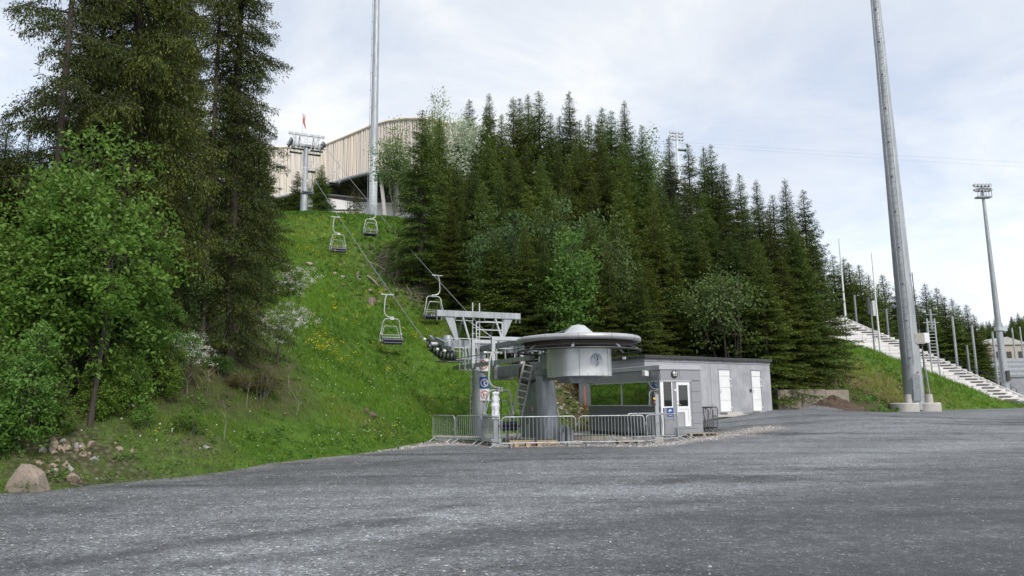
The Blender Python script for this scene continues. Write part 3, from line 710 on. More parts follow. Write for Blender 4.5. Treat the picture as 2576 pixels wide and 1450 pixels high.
# --- drive station ---
ds = thing('drive_station', 'lift drive station with flat bullwheel, steel drum and leaning pillar', 'lift station', lf(-7.0, 0, 0), LA)
def dl(a): return a + 7.0
m = MB()
pp = [(dl(-6.62), 2.75, -7.25), (dl(-6.62), 2.75, -7.25)]
col_top, col_bot = (0, dl(-6.75), 2.72), (0, dl(-7.15), -0.3)
MB().cyl(col_bot, col_top, 0.44, 0.36, 28).build('pillar_column', GALV, ds, smooth=True)
MB().prism([(dl(-7.0), -0.2), (dl(-5.25), -0.2), (dl(-4.95), 2.75), (dl(-6.7), 2.75)], (-0.33, 0, 0), (0, 1, 0), (0, 0, 1), 0.66).build('pillar_box', GALVD, ds, bevel=0.01)
MB().box((0, dl(-5.4), 2.90), (0.62, 5.6, 0.46)).build('arm_beam', GALVD, ds, bevel=0.015)
MB().box((0, dl(-2.75), 2.85), (0.95, 0.34, 0.62)).build('arm_end', GALVD, ds, bevel=0.02)
MB().box((-0.05, dl(-7.6), 2.62), (0.95, 1.1, 0.08)).box((-0.30, dl(-7.7), 2.5), (0.06, 0.9, 0.28)).build('bracket', GALVD, ds)
MB().box((-0.35, dl(-7.95), 3.08), (0.55, 0.7, 0.62)).build('motor_box', GALV, ds, bevel=0.01)
c0 = (0, dl(A_B), 0)
DRUMM = std('brushed_drum_steel', (0.70, 0.71, 0.71), (0.60, 0.61, 0.61), 0.34, 0.5, 1.2, 0.02)
dr = MB().lathe([(0, 2.44), (1.14, 2.44), (1.165, 2.45), (1.165, 3.44), (1.14, 3.45), (0, 3.45)], 64, c0).build('drum', DRUMM, ds, smooth=True)
for q in np.linspace(0, 2 * math.pi, 7)[:-1]:
    MB().box((1.166 * math.cos(q), dl(A_B) + 1.166 * math.sin(q), 2.95), (0.006, 0.03, 0.99), rz=q).build('seam', GALV, dr)
for q in np.linspace(0, 2 * math.pi, 25)[:-1]:
    MB().cyl((1.16 * math.cos(q), dl(A_B) + 1.16 * math.sin(q), 2.50), (1.178 * math.cos(q), dl(A_B) + 1.178 * math.sin(q), 2.50), 0.014, n=6).build('rivet', GALVD, dr)
for q in np.linspace(0, 2 * math.pi, 13)[:-1]:
    MB().tube([(2.14 * math.cos(q) + 0.112 * math.cos(p) * math.cos(q), dl(A_B) + (2.14 + 0.112 * math.cos(p)) * math.sin(q), 3.74 + 0.112 * math.sin(p)) for p in np.linspace(0, 2 * math.pi, 13)[:-1]], 0.008, 4, closed=True).build('rim_joint', GALVD, ds)
MB().prism([(-0.75, 0.0), (0.75, 0.0), (0.35, -0.22), (-0.6, -0.22)], (0, dl(A_B) + 0.45, 2.44), (1, 0, 0), (0, 0, 1), 0.9).build('gear_hatch', GALVD, ds)
ring = [(2.24 - 0.10 + 0.105 * math.cos(q), 3.74 + 0.105 * math.sin(q)) for q in np.linspace(0, 2 * math.pi, 15)]
WHITEM = std('bullwheel_grey', (0.40, 0.40, 0.42), (0.30, 0.30, 0.315), 0.4, 0.15, 2, 0.02)
MB().lathe(ring, 96, c0).build('bullwheel_rim', WHITEM, ds, smooth=True)
MB().lathe([(2.08, 3.80), (0.6, 3.86), (0.0, 3.86)], 64, c0).lathe([(0.0, 3.62), (1.9, 3.64), (2.08, 3.72)], 64, c0).build('bullwheel_disc', DARKM, ds, smooth=True)
BROWNM = std('rusty_brown_metal', (0.06, 0.04, 0.028), (0.04, 0.032, 0.028), 0.7, 0.1, 6, 0.1)
MB().lathe([(1.98, 3.66), (1.98, 3.50), (1.86, 3.50), (1.86, 3.66)], 80, c0).build('rope_groove', BROWNM, ds, smooth=True)
MB().lathe([(1.25, 3.66), (1.5, 3.48), (1.7, 3.48), (1.75, 3.66)], 80, c0).build('inner_ring', DARKM, ds, smooth=True)
lr = [(2.22 + 0.035 * math.cos(q), 3.345 + 0.035 * math.sin(q)) for q in np.linspace(0, 2 * math.pi, 9)]
MB().lathe(lr, 96, c0).build('lower_ring', DARKM, ds, smooth=True)
for q in np.linspace(0, 2 * math.pi, 9)[:-1] - 0.62:
    x_, y_ = math.cos(q), math.sin(q)
    MB().bar((1.92 * x_, dl(A_B) + 1.92 * y_, 3.55), (2.2 * x_, dl(A_B) + 2.2 * y_, 3.36), 0.09, 0.025).build('ring_bracket', GALV, ds)
cp = MB().lathe([(0.0, 4.30), (0.22, 4.30), (0.25, 4.285), (0.58, 4.00), (0.60, 3.98), (0.60, 3.88), (0.56, 3.86)], 40, c0).build('motor_cap', STEELW, ds, smooth=True)
MB().tube([(-0.05, dl(A_B), 4.30), (-0.05, dl(A_B), 4.34), (0.05, dl(A_B), 4.34), (0.05, dl(A_B), 4.30)], 0.012, 6).build('lifting_eye', GALV, cp)
# maintenance beam above the wheel
MB().bar((0.05, dl(-6.2), 3.98), (0.05, dl(-9.15), 4.10), 0.09, 0.08).bar((0.05, dl(-6.2), 4.10), (0.05, dl(-9.15), 4.27), 0.04).bar((0.05, dl(-9.1), 4.08), (0.05, dl(-9.1), 4.28), 0.05).bar((0.05, dl(-7.4), 3.7), (0.05, dl(-7.4), 4.1), 0.06).bar((0.05, dl(-6.3), 3.1), (0.05, dl(-6.3), 4.0), 0.08).build('maintenance_rail', STEELW, ds)
for k in range(3):
    MB().tube([(-0.32, dl(-5.9 - 0.1 * k), 3.15), (-0.5, dl(-5.5 - 0.05 * k), 2.9 - 0.1 * k), (-0.45, dl(-5.4), 2.55 - 0.08 * k), (-0.4, dl(-5.9), 2.36 - 0.06 * k), (-0.36, dl(-6.7), 2.42)], 0.028, 6).build('hose', RUBBER, ds, smooth=True)
MB().box((-0.345, dl(-6.3), 1.30), (0.05, 0.13, 0.15)).build('switch_box', std('warm_grey_plastic', (0.45, 0.42, 0.36), None, 0.5), ds)
MB().cyl((-0.37, dl(-6.28), 1.31), (-0.39, dl(-6.28), 1.31), 0.045, n=10).build('red_switch', REDP, ds)
MB().box((0, dl(-6.6), 0.02), (1.6, 3.2, 0.16)).build('footing', CONC, ds)
for (x_, a_) in ((-0.5, -7.65), (0.1, -7.75), (0.42, -7.6), (-0.55, -6.2)):
    MB().prism([(-0.07, 0), (0.07, 0), (0.05, 0.62), (-0.03, 0.62)], (x_, dl(a_), 0.08), (1, 0, 0), (0, 0, 1), 0.16).build('anchor_plate', GALV, ds)
for k, (x_, a_) in enumerate(((0.25, -8.1), (0.45, -8.0), (-0.05, -8.2))):
    MB().cyl((x_, dl(a_), 0.0), (x_ + 0.02, dl(a_), 0.62 - 0.1 * k), 0.085, n=12).build('anchor_pipe', GALVD, ds, smooth=True)
# emblem on the drum
eq = math.atan2(-ray(1505, 915)[1], 0) + 0.0
_c = lf(A_B, 0, 0)
def drum_pt(ang, h, r=1.172):       # angle in world plan
    return np.array([_c[0] + r * math.cos(ang), _c[1] + r * math.sin(ang), h])
best = min(np.linspace(-math.pi, 0, 400), key=lambda q: abs(proj(drum_pt(q, 2.98))[0] - 1501) + (0 if proj(drum_pt(q, 2.98))[0] else 0))
em = thing('emblem', 'round white and pale blue skier emblem on the steel drum', 'emblem', drum_pt(best, 2.98))
def eP(u, v, lift=0.0): return drum_pt(best + u / 1.172, 2.98 + v, 1.172 + lift)
def emesh(name, polys, mat, lift, parent=None):
    mm = MB()
    for pl_ in polys:
        pts = [eP(u * 0.24, v * 0.24, lift) for u, v in pl_]; mm.add(pts, [tuple(range(len(pts)))])
    return mm.build(name, mat, parent or em, off=em.location)
def circ(r, a0=0, a1=2 * math.pi, n=40): return [(r * math.cos(q), r * math.sin(q)) for q in np.linspace(a0, a1, n, endpoint=(a1 - a0) < 6.2)]
emesh('badge_disc', [circ(1.0)], WHITEP, 0.004)
emesh('badge_sky', [circ(0.97, 0.0, math.pi, 24)], PALEB, 0.007)
def stroke(p, w):
    out = []
    for (a, b) in zip(p[:-1], p[1:]):
        d = nrm(np.subtract(b, a)); n_ = np.array([-d[1], d[0]]) * w / 2
        out.append([tuple(np.add(a, n_)), tuple(np.subtract(a, n_)), tuple(np.subtract(b, n_)), tuple(np.add(b, n_))])
    return out
fig = stroke([(-0.06, 0.68), (0.04, 0.72), (0.09, 0.58), (0.0, 0.50)], 0.06) + stroke([(-0.43, 0.50), (-0.36, 0.30), (-0.24, 0.22), (-0.15, 0.27)], 0.09) + stroke([(0.1, 0.48), (0.28, 0.44), (0.36, 0.20)], 0.06) \
    + stroke([(0.08, 0.40), (0.16, 0.16), (0.24, -0.06)], 0.11) + stroke([(-0.02, 0.10), (0.2, 0.18), (0.24, 0.0)], 0.07) + stroke([(0.02, 0.06), (-0.12, -0.2)], 0.05) + stroke([(0.14, -0.12), (0.2, -0.35), (0.16, -0.6)], 0.05) \
    + stroke([(0.22, -0.2), (0.30, -0.36), (0.26, -0.5)], 0.06) + stroke([(-0.38, 0.25), (-0.24, -0.55)], 0.015) + stroke([(-0.18, -0.68), (-0.08, -0.78), (0.12, -0.72), (0.24, -0.56)], 0.05) + stroke([(0.5, 0.3), (0.44, 0.05)], 0.03) + stroke([(0.0, -0.48), (0.08, -0.56)], 0.06)
emesh('badge_skier', fig, BLACKP, 0.010)
def emb_text(txt, rad, a0, a1, size, up=True):
    for i, ch in enumerate(txt):
        if ch == ' ': continue
        q = a0 + (a1 - a0) * i / max(1, len(txt) - 1)
        me = text_mesh(ch, size, 0.0)
        vs = np.array([v.co[:2] for v in me.vertices]) if len(me.vertices) else None
        rot = q - math.pi / 2 if up else 0
        for v in me.vertices:
            x_, y_ = v.co[0], v.co[1]
            u = rad * math.cos(q) + x_ * math.cos(rot) - y_ * math.sin(rot); w_ = rad * math.sin(q) + x_ * math.sin(rot) + y_ * math.cos(rot)
            if not up: u = x_ + (q) ; w_ = -rad + y_
            p_ = eP(u * 0.24, w_ * 0.24, 0.010) - np.array(em.location); v.co = p_
        mesh_obj('lettering', me, BLACKP, em)
emb_text('FORENINGEN TIL SKI-IDRETTENS FREMME', 0.86, math.radians(172), math.radians(8), 0.15)
emb_text('1883', 0.86, -0.12, 0.12, 0.13, up=False)

# --- signs on the lower column ---
def pictogram(label, z, kind, w=0.46, h=0.56, xo=0.10):
    t = thing('pictogram_sign', label, 'sign', lf(-0.40, xo, z), LA - math.radians(18))
    MB().box((0, 0, 0), (w, 0.02, h)).build('sign_plate', BLUEP if kind == 'bar' else WHITEP, t)
    def flat(name, polys, mat, lift):
        mm = MB()
        for pl_ in polys: mm.add([(u, -0.011 - lift, v) for u, v in pl_], [tuple(range(len(pl_)))])
        return mm.build(name, mat, t)
    R_ = min(w, h) * 0.42
    rng_ = [[(R_ * math.cos(a), R_ * math.sin(a)), (R_ * math.cos(b), R_ * math.sin(b)), (R_ * .82 * math.cos(b), R_ * .82 * math.sin(b)), (R_ * .82 * math.cos(a), R_ * .82 * math.sin(a))]
            for a, b in zip(np.linspace(0, 2 * math.pi, 33)[:-1], np.linspace(0, 2 * math.pi, 33)[1:])]
    flat('ring', rng_, WHITEP if kind == 'bar' else REDP, 0.003)
    if kind == 'bar':
        flat('figure', stroke([(-0.03, 0.17), (-0.03, -0.09)], 0.03) + stroke([(-0.04, -0.08), (0.07, -0.08), (0.07, -0.15)], 0.04) + stroke([(0.0, 0.0), (0.05, 0.06), (0.08, 0.11)], 0.03) + stroke([(0.0, 0.05), (0.0, -0.06)], 0.05) + stroke([(0.10, 0.09), (0.14, -0.01)], 0.035), WHITEP, 0.005)
    elif kind == 'swing':
        flat('figure', stroke([(-0.06, 0.06), (-0.06, -0.06), (0.0, -0.12)], 0.03) + stroke([(0.05, 0.04), (0.12, 0.01)], 0.035) + stroke([(-0.04, 0.12), (0.04, 0.15)], 0.012), BLACKP, 0.004)
        flat('slash', stroke([(-0.13, 0.13), (0.13, -0.13)], 0.032), REDP, 0.006)
    else:
        flat('figure', stroke([(-0.1, 0.13), (0.06, 0.13)], 0.02) + stroke([(0.08, 0.1), (0.08, -0.02), (-0.05, -0.05)], 0.02) + stroke([(-0.02, -0.06), (-0.06, -0.12)], 0.025), BLACKP, 0.004)
        flat('slash', stroke([(-0.13, 0.10), (0.14, -0.12)], 0.032), REDP, 0.006)
    return t
pictogram('white sign with red ring high on the lift column under the crossarm', 3.33, 'up', 0.52, 0.60, 0.04)
pictogram('blue sign with white seated figure in a ring on the lift column', 2.48, 'bar')
pictogram('white sign with red ring forbidding swinging, lowest sign on the lift column', 1.93, 'swing')

# --- windsock on the upper tower ---
ws = thing('windsock', 'limp red and white windsock on a thin pole above the upper tower', 'windsock', (T2[0] - 0.55, T2[1], T2Z + ZT2 + 1.78), LA)
MB().cyl((0, 0, 0), (0, 0, 2.7), 0.025, n=6).build('pole', GALV, ws)
sk = MB(); 
MB().tube([(0.05, 0, 2.7), (0.12, 0, 2.55), (0.16, 0, 2.30), (0.12, 0, 2.15)], [0.16, 0.2, 0.17, 0.12], 8).build('white_band', std('faded_white_cloth', (0.72, 0.66, 0.62)), ws, smooth=True)
MB().tube([(0.12, 0, 2.15), (0.10, 0, 1.85), (0.16, 0.02, 1.45), (0.26, 0.0, 1.1), (0.36, 0, 0.72)], [0.12, 0.15, 0.11, 0.09, 0.04], 8).build('red_band', std('faded_red_cloth', (0.55, 0.10, 0.09)), ws, smooth=True)

# --- ladder leaning on the arm ---
ld = thing('leaning_ladder', 'aluminium ladder leaning on the drive station arm above chair 7', 'ladder', at(1284, 1101, 28.3))
pb, pt_ = at(1284, 1103, 28.2), at(1331, 912, 28.75)
pb[2] = 0.02
sx_ = nrm(np.cross(pt_ - pb, (0, 1, 0.0))) * 0.19
for s_ in (-1, 1): MB().bar(pb + sx_ * s_, pt_ + sx_ * s_, 0.035, 0.07).build('stile', std('ladder_aluminium', (0.46, 0.44, 0.40), (0.38, 0.36, 0.33), 0.45, 0.3) if s_ < 0 else MATS['ladder_aluminium'], ld, off=ld.location)
for k in np.linspace(0.07, 0.96, 12):
    MB().bar(pb + (pt_ - pb) * k - sx_, pb + (pt_ - pb) * k + sx_, 0.032).build('rung', MATS['ladder_aluminium'], ld, off=ld.location)

# ---------- crowd barriers ----------
def barricade(label, p0, p1, group='crowd control barriers round the lift station', mat=GALV, n=None, H=1.06, feet=True, z0=None, tilt=0.0):
    p0 = np.asarray(p0, float); p1 = np.asarray(p1, float)
    L = np.linalg.norm(p1[:2] - p0[:2]) - 0.05; rz = math.atan2(p1[1] - p0[1], p1[0] - p0[0])
    q = (p0[:2] + p1[:2]) / 2; z = ground(*q) if z0 is None else z0
    t = thing('crowd_barrier', label, 'barrier', (q[0], q[1], z), rz, group, (tilt, 0))
    h = L / 2; r = 0.13; zb = 0.17
    pts = [(-h, 0, zb)] + [(-h + r - r * math.cos(a), 0, H - r + r * math.sin(a)) for a in np.linspace(0, math.pi / 2, 6)] + [(h - r + r * math.sin(a), 0, H - r + r * math.cos(a)) for a in np.linspace(0, math.pi / 2, 6)] + [(h, 0, zb)]
    MB().tube(pts, 0.021, 8, closed=True).build('frame', mat, t, smooth=True)
    n = n or max(8, int(round(L / 0.135)))
    b0 = None
    for i in range(1, n):
        x = -h + L * i / n
        if b0 is None:
            b0 = MB().cyl((0, 0, zb), (0, 0, H), 0.0085, n=6, cap=False).build('bar', mat, t); b0.location = (x, 0, 0)
        else: inst('bar', b0, t, (x, 0, 0))
    if feet:
        for s in (-1, 1):
            MB().tube([(s * h * 0.78, -0.30, 0.015), (s * h * 0.78, -0.03, 0.16), (s * h * 0.78, 0.03, 0.16), (s * h * 0.78, 0.30, 0.015)], 0.018, 6).build('foot', mat, t, smooth=True)
        MB().tube([(h, 0, 0.75), (h + 0.05, 0, 0.75), (h + 0.05, 0, 0.83)], 0.012, 6).build('hook', mat, t)
    return t
def gp(px, Y):
    d = ray(px, 1000); return np.array([d[0] * Y, Y])
barricade('barrier at the grass end of the fence, next to the lift column', gp(1089, 30.3), gp(1144, 28.85))
barricade('barrier standing right in front of the lift column', gp(1146, 28.8), gp(1212, 27.35))
barricade('barrier turned inwards beside the white wrapped post', gp(1214, 27.3), gp(1257, 25.2))
barricade('long barrier in front of chair 7 and the drive station pillar', gp(1260, 25.15), gp(1448, 25.5), n=19)
barricade('long barrier in front of the control booth dark cladding', gp(1453, 25.55), gp(1620, 25.6), n=20)
barricade('barrier angled back in front of the signal post', gp(1623.5, 25.65), gp(1701.5, 27.7), n=18)
barricade('barrier ending at the booth door step, seen nearly end-on', gp(1702, 27.75), gp(1720, 29.3))
barricade('barrier inside the fence leaning back against the booth', gp(1578, 28.4), gp(1697, 28.9), tilt=math.radians(-7))
DBAR = std('dark_galvanised', (0.10, 0.10, 0.105), (0.07, 0.07, 0.075), 0.5, 0.4)
for k in range(4):
    p = gp(1773 + 9.5 * k, 31.6 + 0.15 * k)
    barricade('dark steel barrier in the stack leaning at the booth side wall', p, p + LU * 2.2 + np.array([0.1 * k, 0]), 'dark barriers stacked against the booth', DBAR, tilt=math.radians(-6 + 3 * k))

# ---------- control booth ----------
K = gp(1662, 30.0); KZ = ground(*K) + 0.02
bo = thing('control_booth', 'grey clad lift control booth with wide windows and a white door', 'booth', (K[0], K[1], KZ), LA)
BL, BW, BH = 5.8, 2.12, 2.96
INNER = std('booth_interior', (0.10, 0.11, 0.11), (0.07, 0.08, 0.08), 0.8)
# inner shell: floor, back walls, ceiling
MB().span(0.08, BW - 0.08, 0.08, BL - 0.05, 0.10, 0.16).span(BW - 0.14, BW - 0.06, 0.10, BL - 0.06, 0.16, 2.3).span(0.1, BW - 0.14, BL - 0.14, BL - 0.06, 0.16, 2.3).build('inner_shell', INNER, bo)
MB().span(0.10, 0.20, 0.12, 5.5, 0.16, 1.25).span(0.2, 0.7, 0.3, 5.3, 0.72, 0.78).build('desk', INNER, bo)
MB().span(0.03, BW - 0.03, 0.03, BL - 0.03, 2.32, BH - 0.02).build('roof_box', CLADD, bo)
ys_ = [0.03, 1.52, 2.98, 4.42, BL]
for i in range(4):
    MB().span(-0.02, 0.03, ys_[i], ys_[i + 1] - 0.012, 2.33, BH - 0.17).build('fascia_panel', CLAD, bo)
for z0_, z1_ in ((0.12, 0.70), (0.715, 1.27)):
    for i in range(4):
        MB().span(0.0, 0.06, ys_[i] + (0.05 if i == 0 else 0), ys_[i + 1] - 0.012, z0_, z1_).build('wall_panel', CLADD, bo)
xs_ = [-0.02, 1.02, BW]
for i in range(2): MB().span(xs_[i] + (0.03 if i == 0 else 0.006), xs_[i + 1] - 0.006, -0.02, 0.03, 2.33, BH - 0.17).build('fascia_panel', CLAD, bo)
zr = [0.10, 0.54, 0.98, 1.43, 1.88, 2.315]
for i in range(5): MB().span(1.60, BW, -0.015, 0.035, zr[i], zr[i + 1] - 0.014).build('wall_panel', CLAD, bo)
MB().span(1.59, BW, 0.035, 0.06, 0.10, 2.32).build('panel_backing', CLADD, bo)
for z0_, z1_ in ((0.12, 0.70), (0.715, 1.20)): MB().span(0.14, 0.60, -0.015, 0.03, z0_, z1_).build('wall_panel', CLAD, bo)
MB().span(BW - 0.06, BW + 0.0, 0.06, BL, 0.12, 2.32).span(0.06, BW - 0.06, BL - 0.06, BL, 0.12, 2.32).build('rear_wall', CLADD, bo)
MB().span(-0.06, BW + 0.04, -0.06, BL + 0.04, BH - 0.17, BH - 0.03).build('roof_trim', TRIM, bo)
MB().span(-0.03, BW + 0.01, -0.03, BL + 0.01, BH - 0.03, BH + 0.02).build('roof_cap', TRIM, bo, bevel=0.01)
MB().span(-0.035, 0.0, -0.03, BL, 2.28, 2.335).span(0.0, 1.58, -0.035, 0.0, 2.28, 2.335).build('head_trim', TRIM, bo)
MB().span(-0.035, 0.05, 0.05, BL - 0.02, 1.27, 1.325).build('window_sill', TRIM, bo)
for y_ in (0.05, 2.87, 5.62): MB().span(-0.012, 0.05, y_, y_ + 0.07, 1.325, 2.28).build('mullion', TRIM, bo)
MB().span(-0.015, 0.08, -0.02, 0.05, 0.10, 2.28).span(0.08, 0.14, -0.02, 0.03, 1.20, 2.28).build('corner_post', WHITEP, bo)
MB().span(0.14, 0.60, -0.02, 0.02, 1.20, 1.26).span(0.555, 0.60, -0.02, 0.02, 1.26, 2.28).build('window_frame', WHITEP, bo)
for y0_, y1_ in ((0.12, 2.87), (2.94, 5.62)): MB().span(0.012, 0.022, y0_, y1_, 1.325, 2.28).build('window_pane', GLASS, bo)
MB().span(0.14, 0.555, -0.004, 0.004, 1.26, 2.28).build('window_pane', GLASSD, bo)
MB().span(0.60, 0.80, -0.01, 0.04, 0.35, 2.28).span(1.48, 1.59, -0.01, 0.04, 0.35, 2.28).build('door_surround', CLAD, bo)
MB().cyl((0.74, -0.01, 1.93), (0.74, -0.03, 1.93), 0.05, n=16).build('round_notice', WHITEP, bo)
dz0, dz1 = 0.42, 2.26
dr_ = MB().span(0.80, 0.90, -0.03, 0.02, dz0, dz1).span(1.38, 1.48, -0.03, 0.02, dz0, dz1).span(0.90, 1.38, -0.03, 0.02, 2.14, dz1).span(0.90, 1.38, -0.03, 0.02, 1.14, 1.26).span(0.90, 1.38, -0.03, 0.02, dz0, 0.55).span(0.90, 1.38, -0.012, 0.02, 0.55, 1.14).build('door', WHITEP, bo)
MB().span(0.90, 1.38, -0.01, 0.0, 1.26, 2.14).build('door_pane', GLASSD, dr_)
MB().span(0.955, 1.325, -0.018, -0.012, 0.60, 1.09).build('door_panel', WHITEP, dr_)
MB().bar((0.85, -0.06, 1.32), (0.98, -0.06, 1.32), 0.02).cyl((0.85, -0.03, 1.32), (0.85, -0.07, 1.32), 0.018, n=8).build('handle', GALV, dr_)
MB().cyl((0.85, -0.03, 1.46), (0.85, -0.05, 1.46), 0.02, n=8).build('lock', GALV, dr_)
for z_ in (0.7, 2.0): MB().cyl((1.485, -0.045, z_), (1.485, -0.045, z_ + 0.16), 0.014, n=8).build('hinge', WHITEP, dr_)
MB().span(0.95, 1.12, 0.03, 0.05, 1.3, 1.95).build('orange_jacket', std('orange_fabric', (0.55, 0.10, 0.02), (0.40, 0.07, 0.02), 0.8), dr_)
MB().span(0.62, 1.60, -0.32, -0.02, 0.16, 0.36).span(0.62, 1.60, -0.34, -0.02, 0.36, 0.39).build('door_step', CLAD, bo)
MB().span(0.05, BW - 0.05, 0.05, BL - 0.05, -0.10, 0.10).build('plinth', DARKM, bo)
fl = thing('floodlight', 'white square floodlight on the booth fascia above the big window', 'floodlight', (K[0], K[1], KZ), LA)
MB().prism([(-0.30, 2.55), (-0.10, 2.52), (-0.10, 2.74), (-0.27, 2.78)], (0, 0.62, 0), (1, 0, 0), (0, 0, 1), -0.24).build('housing', WHITEP, fl, bevel=0.01)
MB().box((-0.285, 0.74, 2.66), (0.03, 0.19, 0.16), M=None).build('lens', LENS, fl)
MB().bar((-0.1, 0.74, 2.65), (-0.02, 0.74, 2.65), 0.05).build('bracket', GALV, fl)
fl2 = copy_tree(fl); fl2.location = lf(0, 0, 0) if False else (K[0] + LU[0] * 4.7, K[1] + LU[1] * 4.7, KZ - 0.1); fl2['label'] = 'white square floodlight on the booth fascia at its far end under the drum'
lm = thing('bulkhead_lamp', 'round bulkhead lamp with black cage on the booth above the door', 'lamp', (K[0] + LW[0] * 0.72, K[1] + LW[1] * 0.72, KZ), LA)
MB().lathe([(0.155, 0.0), (0.155, 0.06), (0.125, 0.075), (0.12, 0.06)], 28).build('ring', DARKM, lm, smooth=True)
MB().lathe([(0.12, 0.05), (0.09, 0.10), (0.0, 0.12)], 24).build('globe', WHITEP, lm, smooth=True)
MB().tube([(-0.14, 0, 0.06), (-0.08, 0, 0.12), (0.08, 0, 0.12), (0.14, 0, 0.06)], 0.012, 6).tube([(0, -0.14, 0.06), (0, -0.08, 0.12), (0, 0.08, 0.12), (0, 0.14, 0.06)], 0.012, 6).build('cage', DARKM, lm)
for c_ in lm.children: c_.rotation_euler = (math.pi / 2, 0, 0); c_.location = (0, -0.02, 2.60)
pal0 = None
def pallet(label, loc, rz, L=1.2, W=0.8, mat=WOODG, grp='timber pallets by the lift station'):
    t = thing('pallet', label, 'pallet', loc, rz, grp)
    for y_ in np.linspace(-W / 2 + 0.05, W / 2 - 0.05, 5): MB().box((0, y_, 0.13), (L, 0.1, 0.022)).build('board', mat, t)
    for y_ in (-W / 2 + 0.05, 0, W / 2 - 0.05): MB().box((0, y_, 0.012), (L, 0.1, 0.022)).build('board', mat, t)
    for x_ in (-L / 2 + 0.07, 0, L / 2 - 0.07):
        for y_ in (-W / 2 + 0.05, 0, W / 2 - 0.05): MB().box((x_, y_, 0.071), (0.14, 0.1, 0.096)).build('block', mat, t)
    return t
pp_ = K + LW * 1.55 - LU * 0.42
pallet('old pallet lying below the booth door step', (pp_[0], pp_[1], ground(*pp_) + 0.0), LA, 1.5, 0.7)
# timber under the loading turf
def plank(label, p0, p1, h=0.16, d=0.5, mat=WOODP, z=0.02):
    q = (p0 + p1) / 2; t = thing('timber_beam', label, 'timber', (q[0], q[1], ground(*q) + z), math.atan2(p1[1] - p0[1], p1[0] - p0[0]), 'timber edging of the loading platform')
    L = np.linalg.norm(p1 - p0)
    MB().box((0, 0, h / 2), (L, d, h)).build('beam', mat, t, bevel=0.006)
    MB().box((0, 0.02, h + 0.008), (L - 0.03, d - 0.04, 0.012)).build('turf_cover', TURF, t); return t
plank('pale timber edge beam below chair 7', gp(1279, 27.0), gp(1338, 27.2))
plank('pale timber edge beam in front of the drive station pillar', gp(1352, 27.0), gp(1400, 26.9))
pallet('small pallet stub lying between the two timber edge beams', (*gp(1325, 26.0), 0.0), 0.1, 0.95, 0.45, WOODP)
pallet('small pallet lying on gravel behind the long barrier before the booth', (*gp(1578, 27.2), 0.0), 0.12, 0.9, 0.5)
plank('weathered timber sleeper under the artificial turf next to the booth', gp(1440, 29.4), gp(1524, 29.3), 0.18, 1.0, WOODG)
lp = thing('loading_mat', 'green artificial turf loading mat under chair 7', 'mat', lf(-5.6, -1.9, 0.0), LA)
MB().box((0, 0, 0.05), (1.6, 3.4, 0.10)).build('mat_base', WOODG, lp); MB().box((0, 0, 0.115), (1.56, 3.36, 0.03)).build('turf', TURF, lp)
wk = thing('walkway_slab', 'long pale concrete walkway slab behind the left barriers', 'slab', (*((gp(1098, 31.3) + gp(1345, 28.2)) / 2), 0.0), math.atan2(28.2 - 31.3, gp(1345, 28.2)[0] - gp(1098, 31.3)[0]))
wL = np.linalg.norm(gp(1345, 28.2) - gp(1098, 31.3))
for k in range(4): MB().box((-wL / 2 + wL * (k + 0.5) / 4, 0, 0.09), (wL / 4 - 0.02, 0.55, 0.18)).build('slab', CONC, wk, bevel=0.01)
# signal post
sp = thing('signal_post', 'grey control post with black signal box in front of the booth', 'signal post', (*gp(1651, 27.2), 0.02), math.radians(6))
MB().box((0, 0, 0.9), (0.15, 0.10, 1.75)).build('post', GALV, sp, bevel=0.006)
MB().box((0, 0, 0.10), (0.34, 0.34, 0.20)).build('foot_block', CONC, sp)
MB().box((-0.11, -0.03, 1.55), (0.09, 0.10, 0.42)).build('signal_box', RUBBER, sp)
MB().cyl((-0.11, -0.08, 1.62), (-0.11, -0.105, 1.62), 0.042, n=14).build('yellow_lamp', YELP, sp)
MB().cyl((-0.11, -0.08, 1.48), (-0.11, -0.10, 1.48), 0.032, n=12).build('red_lamp', REDP, sp)
bs = thing('blue_notice', 'small blue notice with white symbol hung on the inner barrier by the booth', 'sign', (*gp(1682, 28.55), 0.0), 0.1)
MB().box((0, -0.1, 1.10), (0.27, 0.015, 0.36)).build('notice_plate', BLUEP, bs)
MB().add([(x, -0.110, z) for x, z in ((-0.08, 1.12), (-0.04, 1.2), (0.03, 1.22), (0.08, 1.14), (0.03, 1.16), (-0.01, 1.13))], [(0, 1, 2, 3, 4, 5)]).build('symbol', WHITEP, bs)
for k, z_ in enumerate((1.03, 0.985)): MB().box((0, -0.1095, z_), (0.18 - 0.05 * k, 0.003, 0.018)).build('text_line', WHITEP, bs)
# wrapped post beside chair 7
wp = thing('wrapped_post', 'post wrapped in white cloth standing beside chair 7', 'post', (*gp(1246, 26.6), 0.0), 0.2)
MB().box((0, 0, 0.65), (0.17, 0.17, 1.3)).box((0, 0, 0.13), (0.36, 0.36, 0.26)).build('post', GALV, wp, bevel=0.01)
V_ = []; nn_ = 14
prof = [(0.98, 0.155), (1.10, 0.15), (1.28, 0.135), (1.45, 0.16), (1.56, 0.13), (1.68, 0.15), (1.80, 0.12), (1.90, 0.15), (1.95, 0.13)]
mm = MB(); rr_ = np.random.default_rng(5)
for zz, r_ in prof:
    V_ += [(r_ * (1 + rr_.uniform(-0.16, 0.16)) * math.cos(2 * math.pi * k / nn_), r_ * (1 + rr_.uniform(-0.16, 0.16)) * math.sin(2 * math.pi * k / nn_), zz + rr_.uniform(-0.03, 0.03)) for k in range(nn_)]
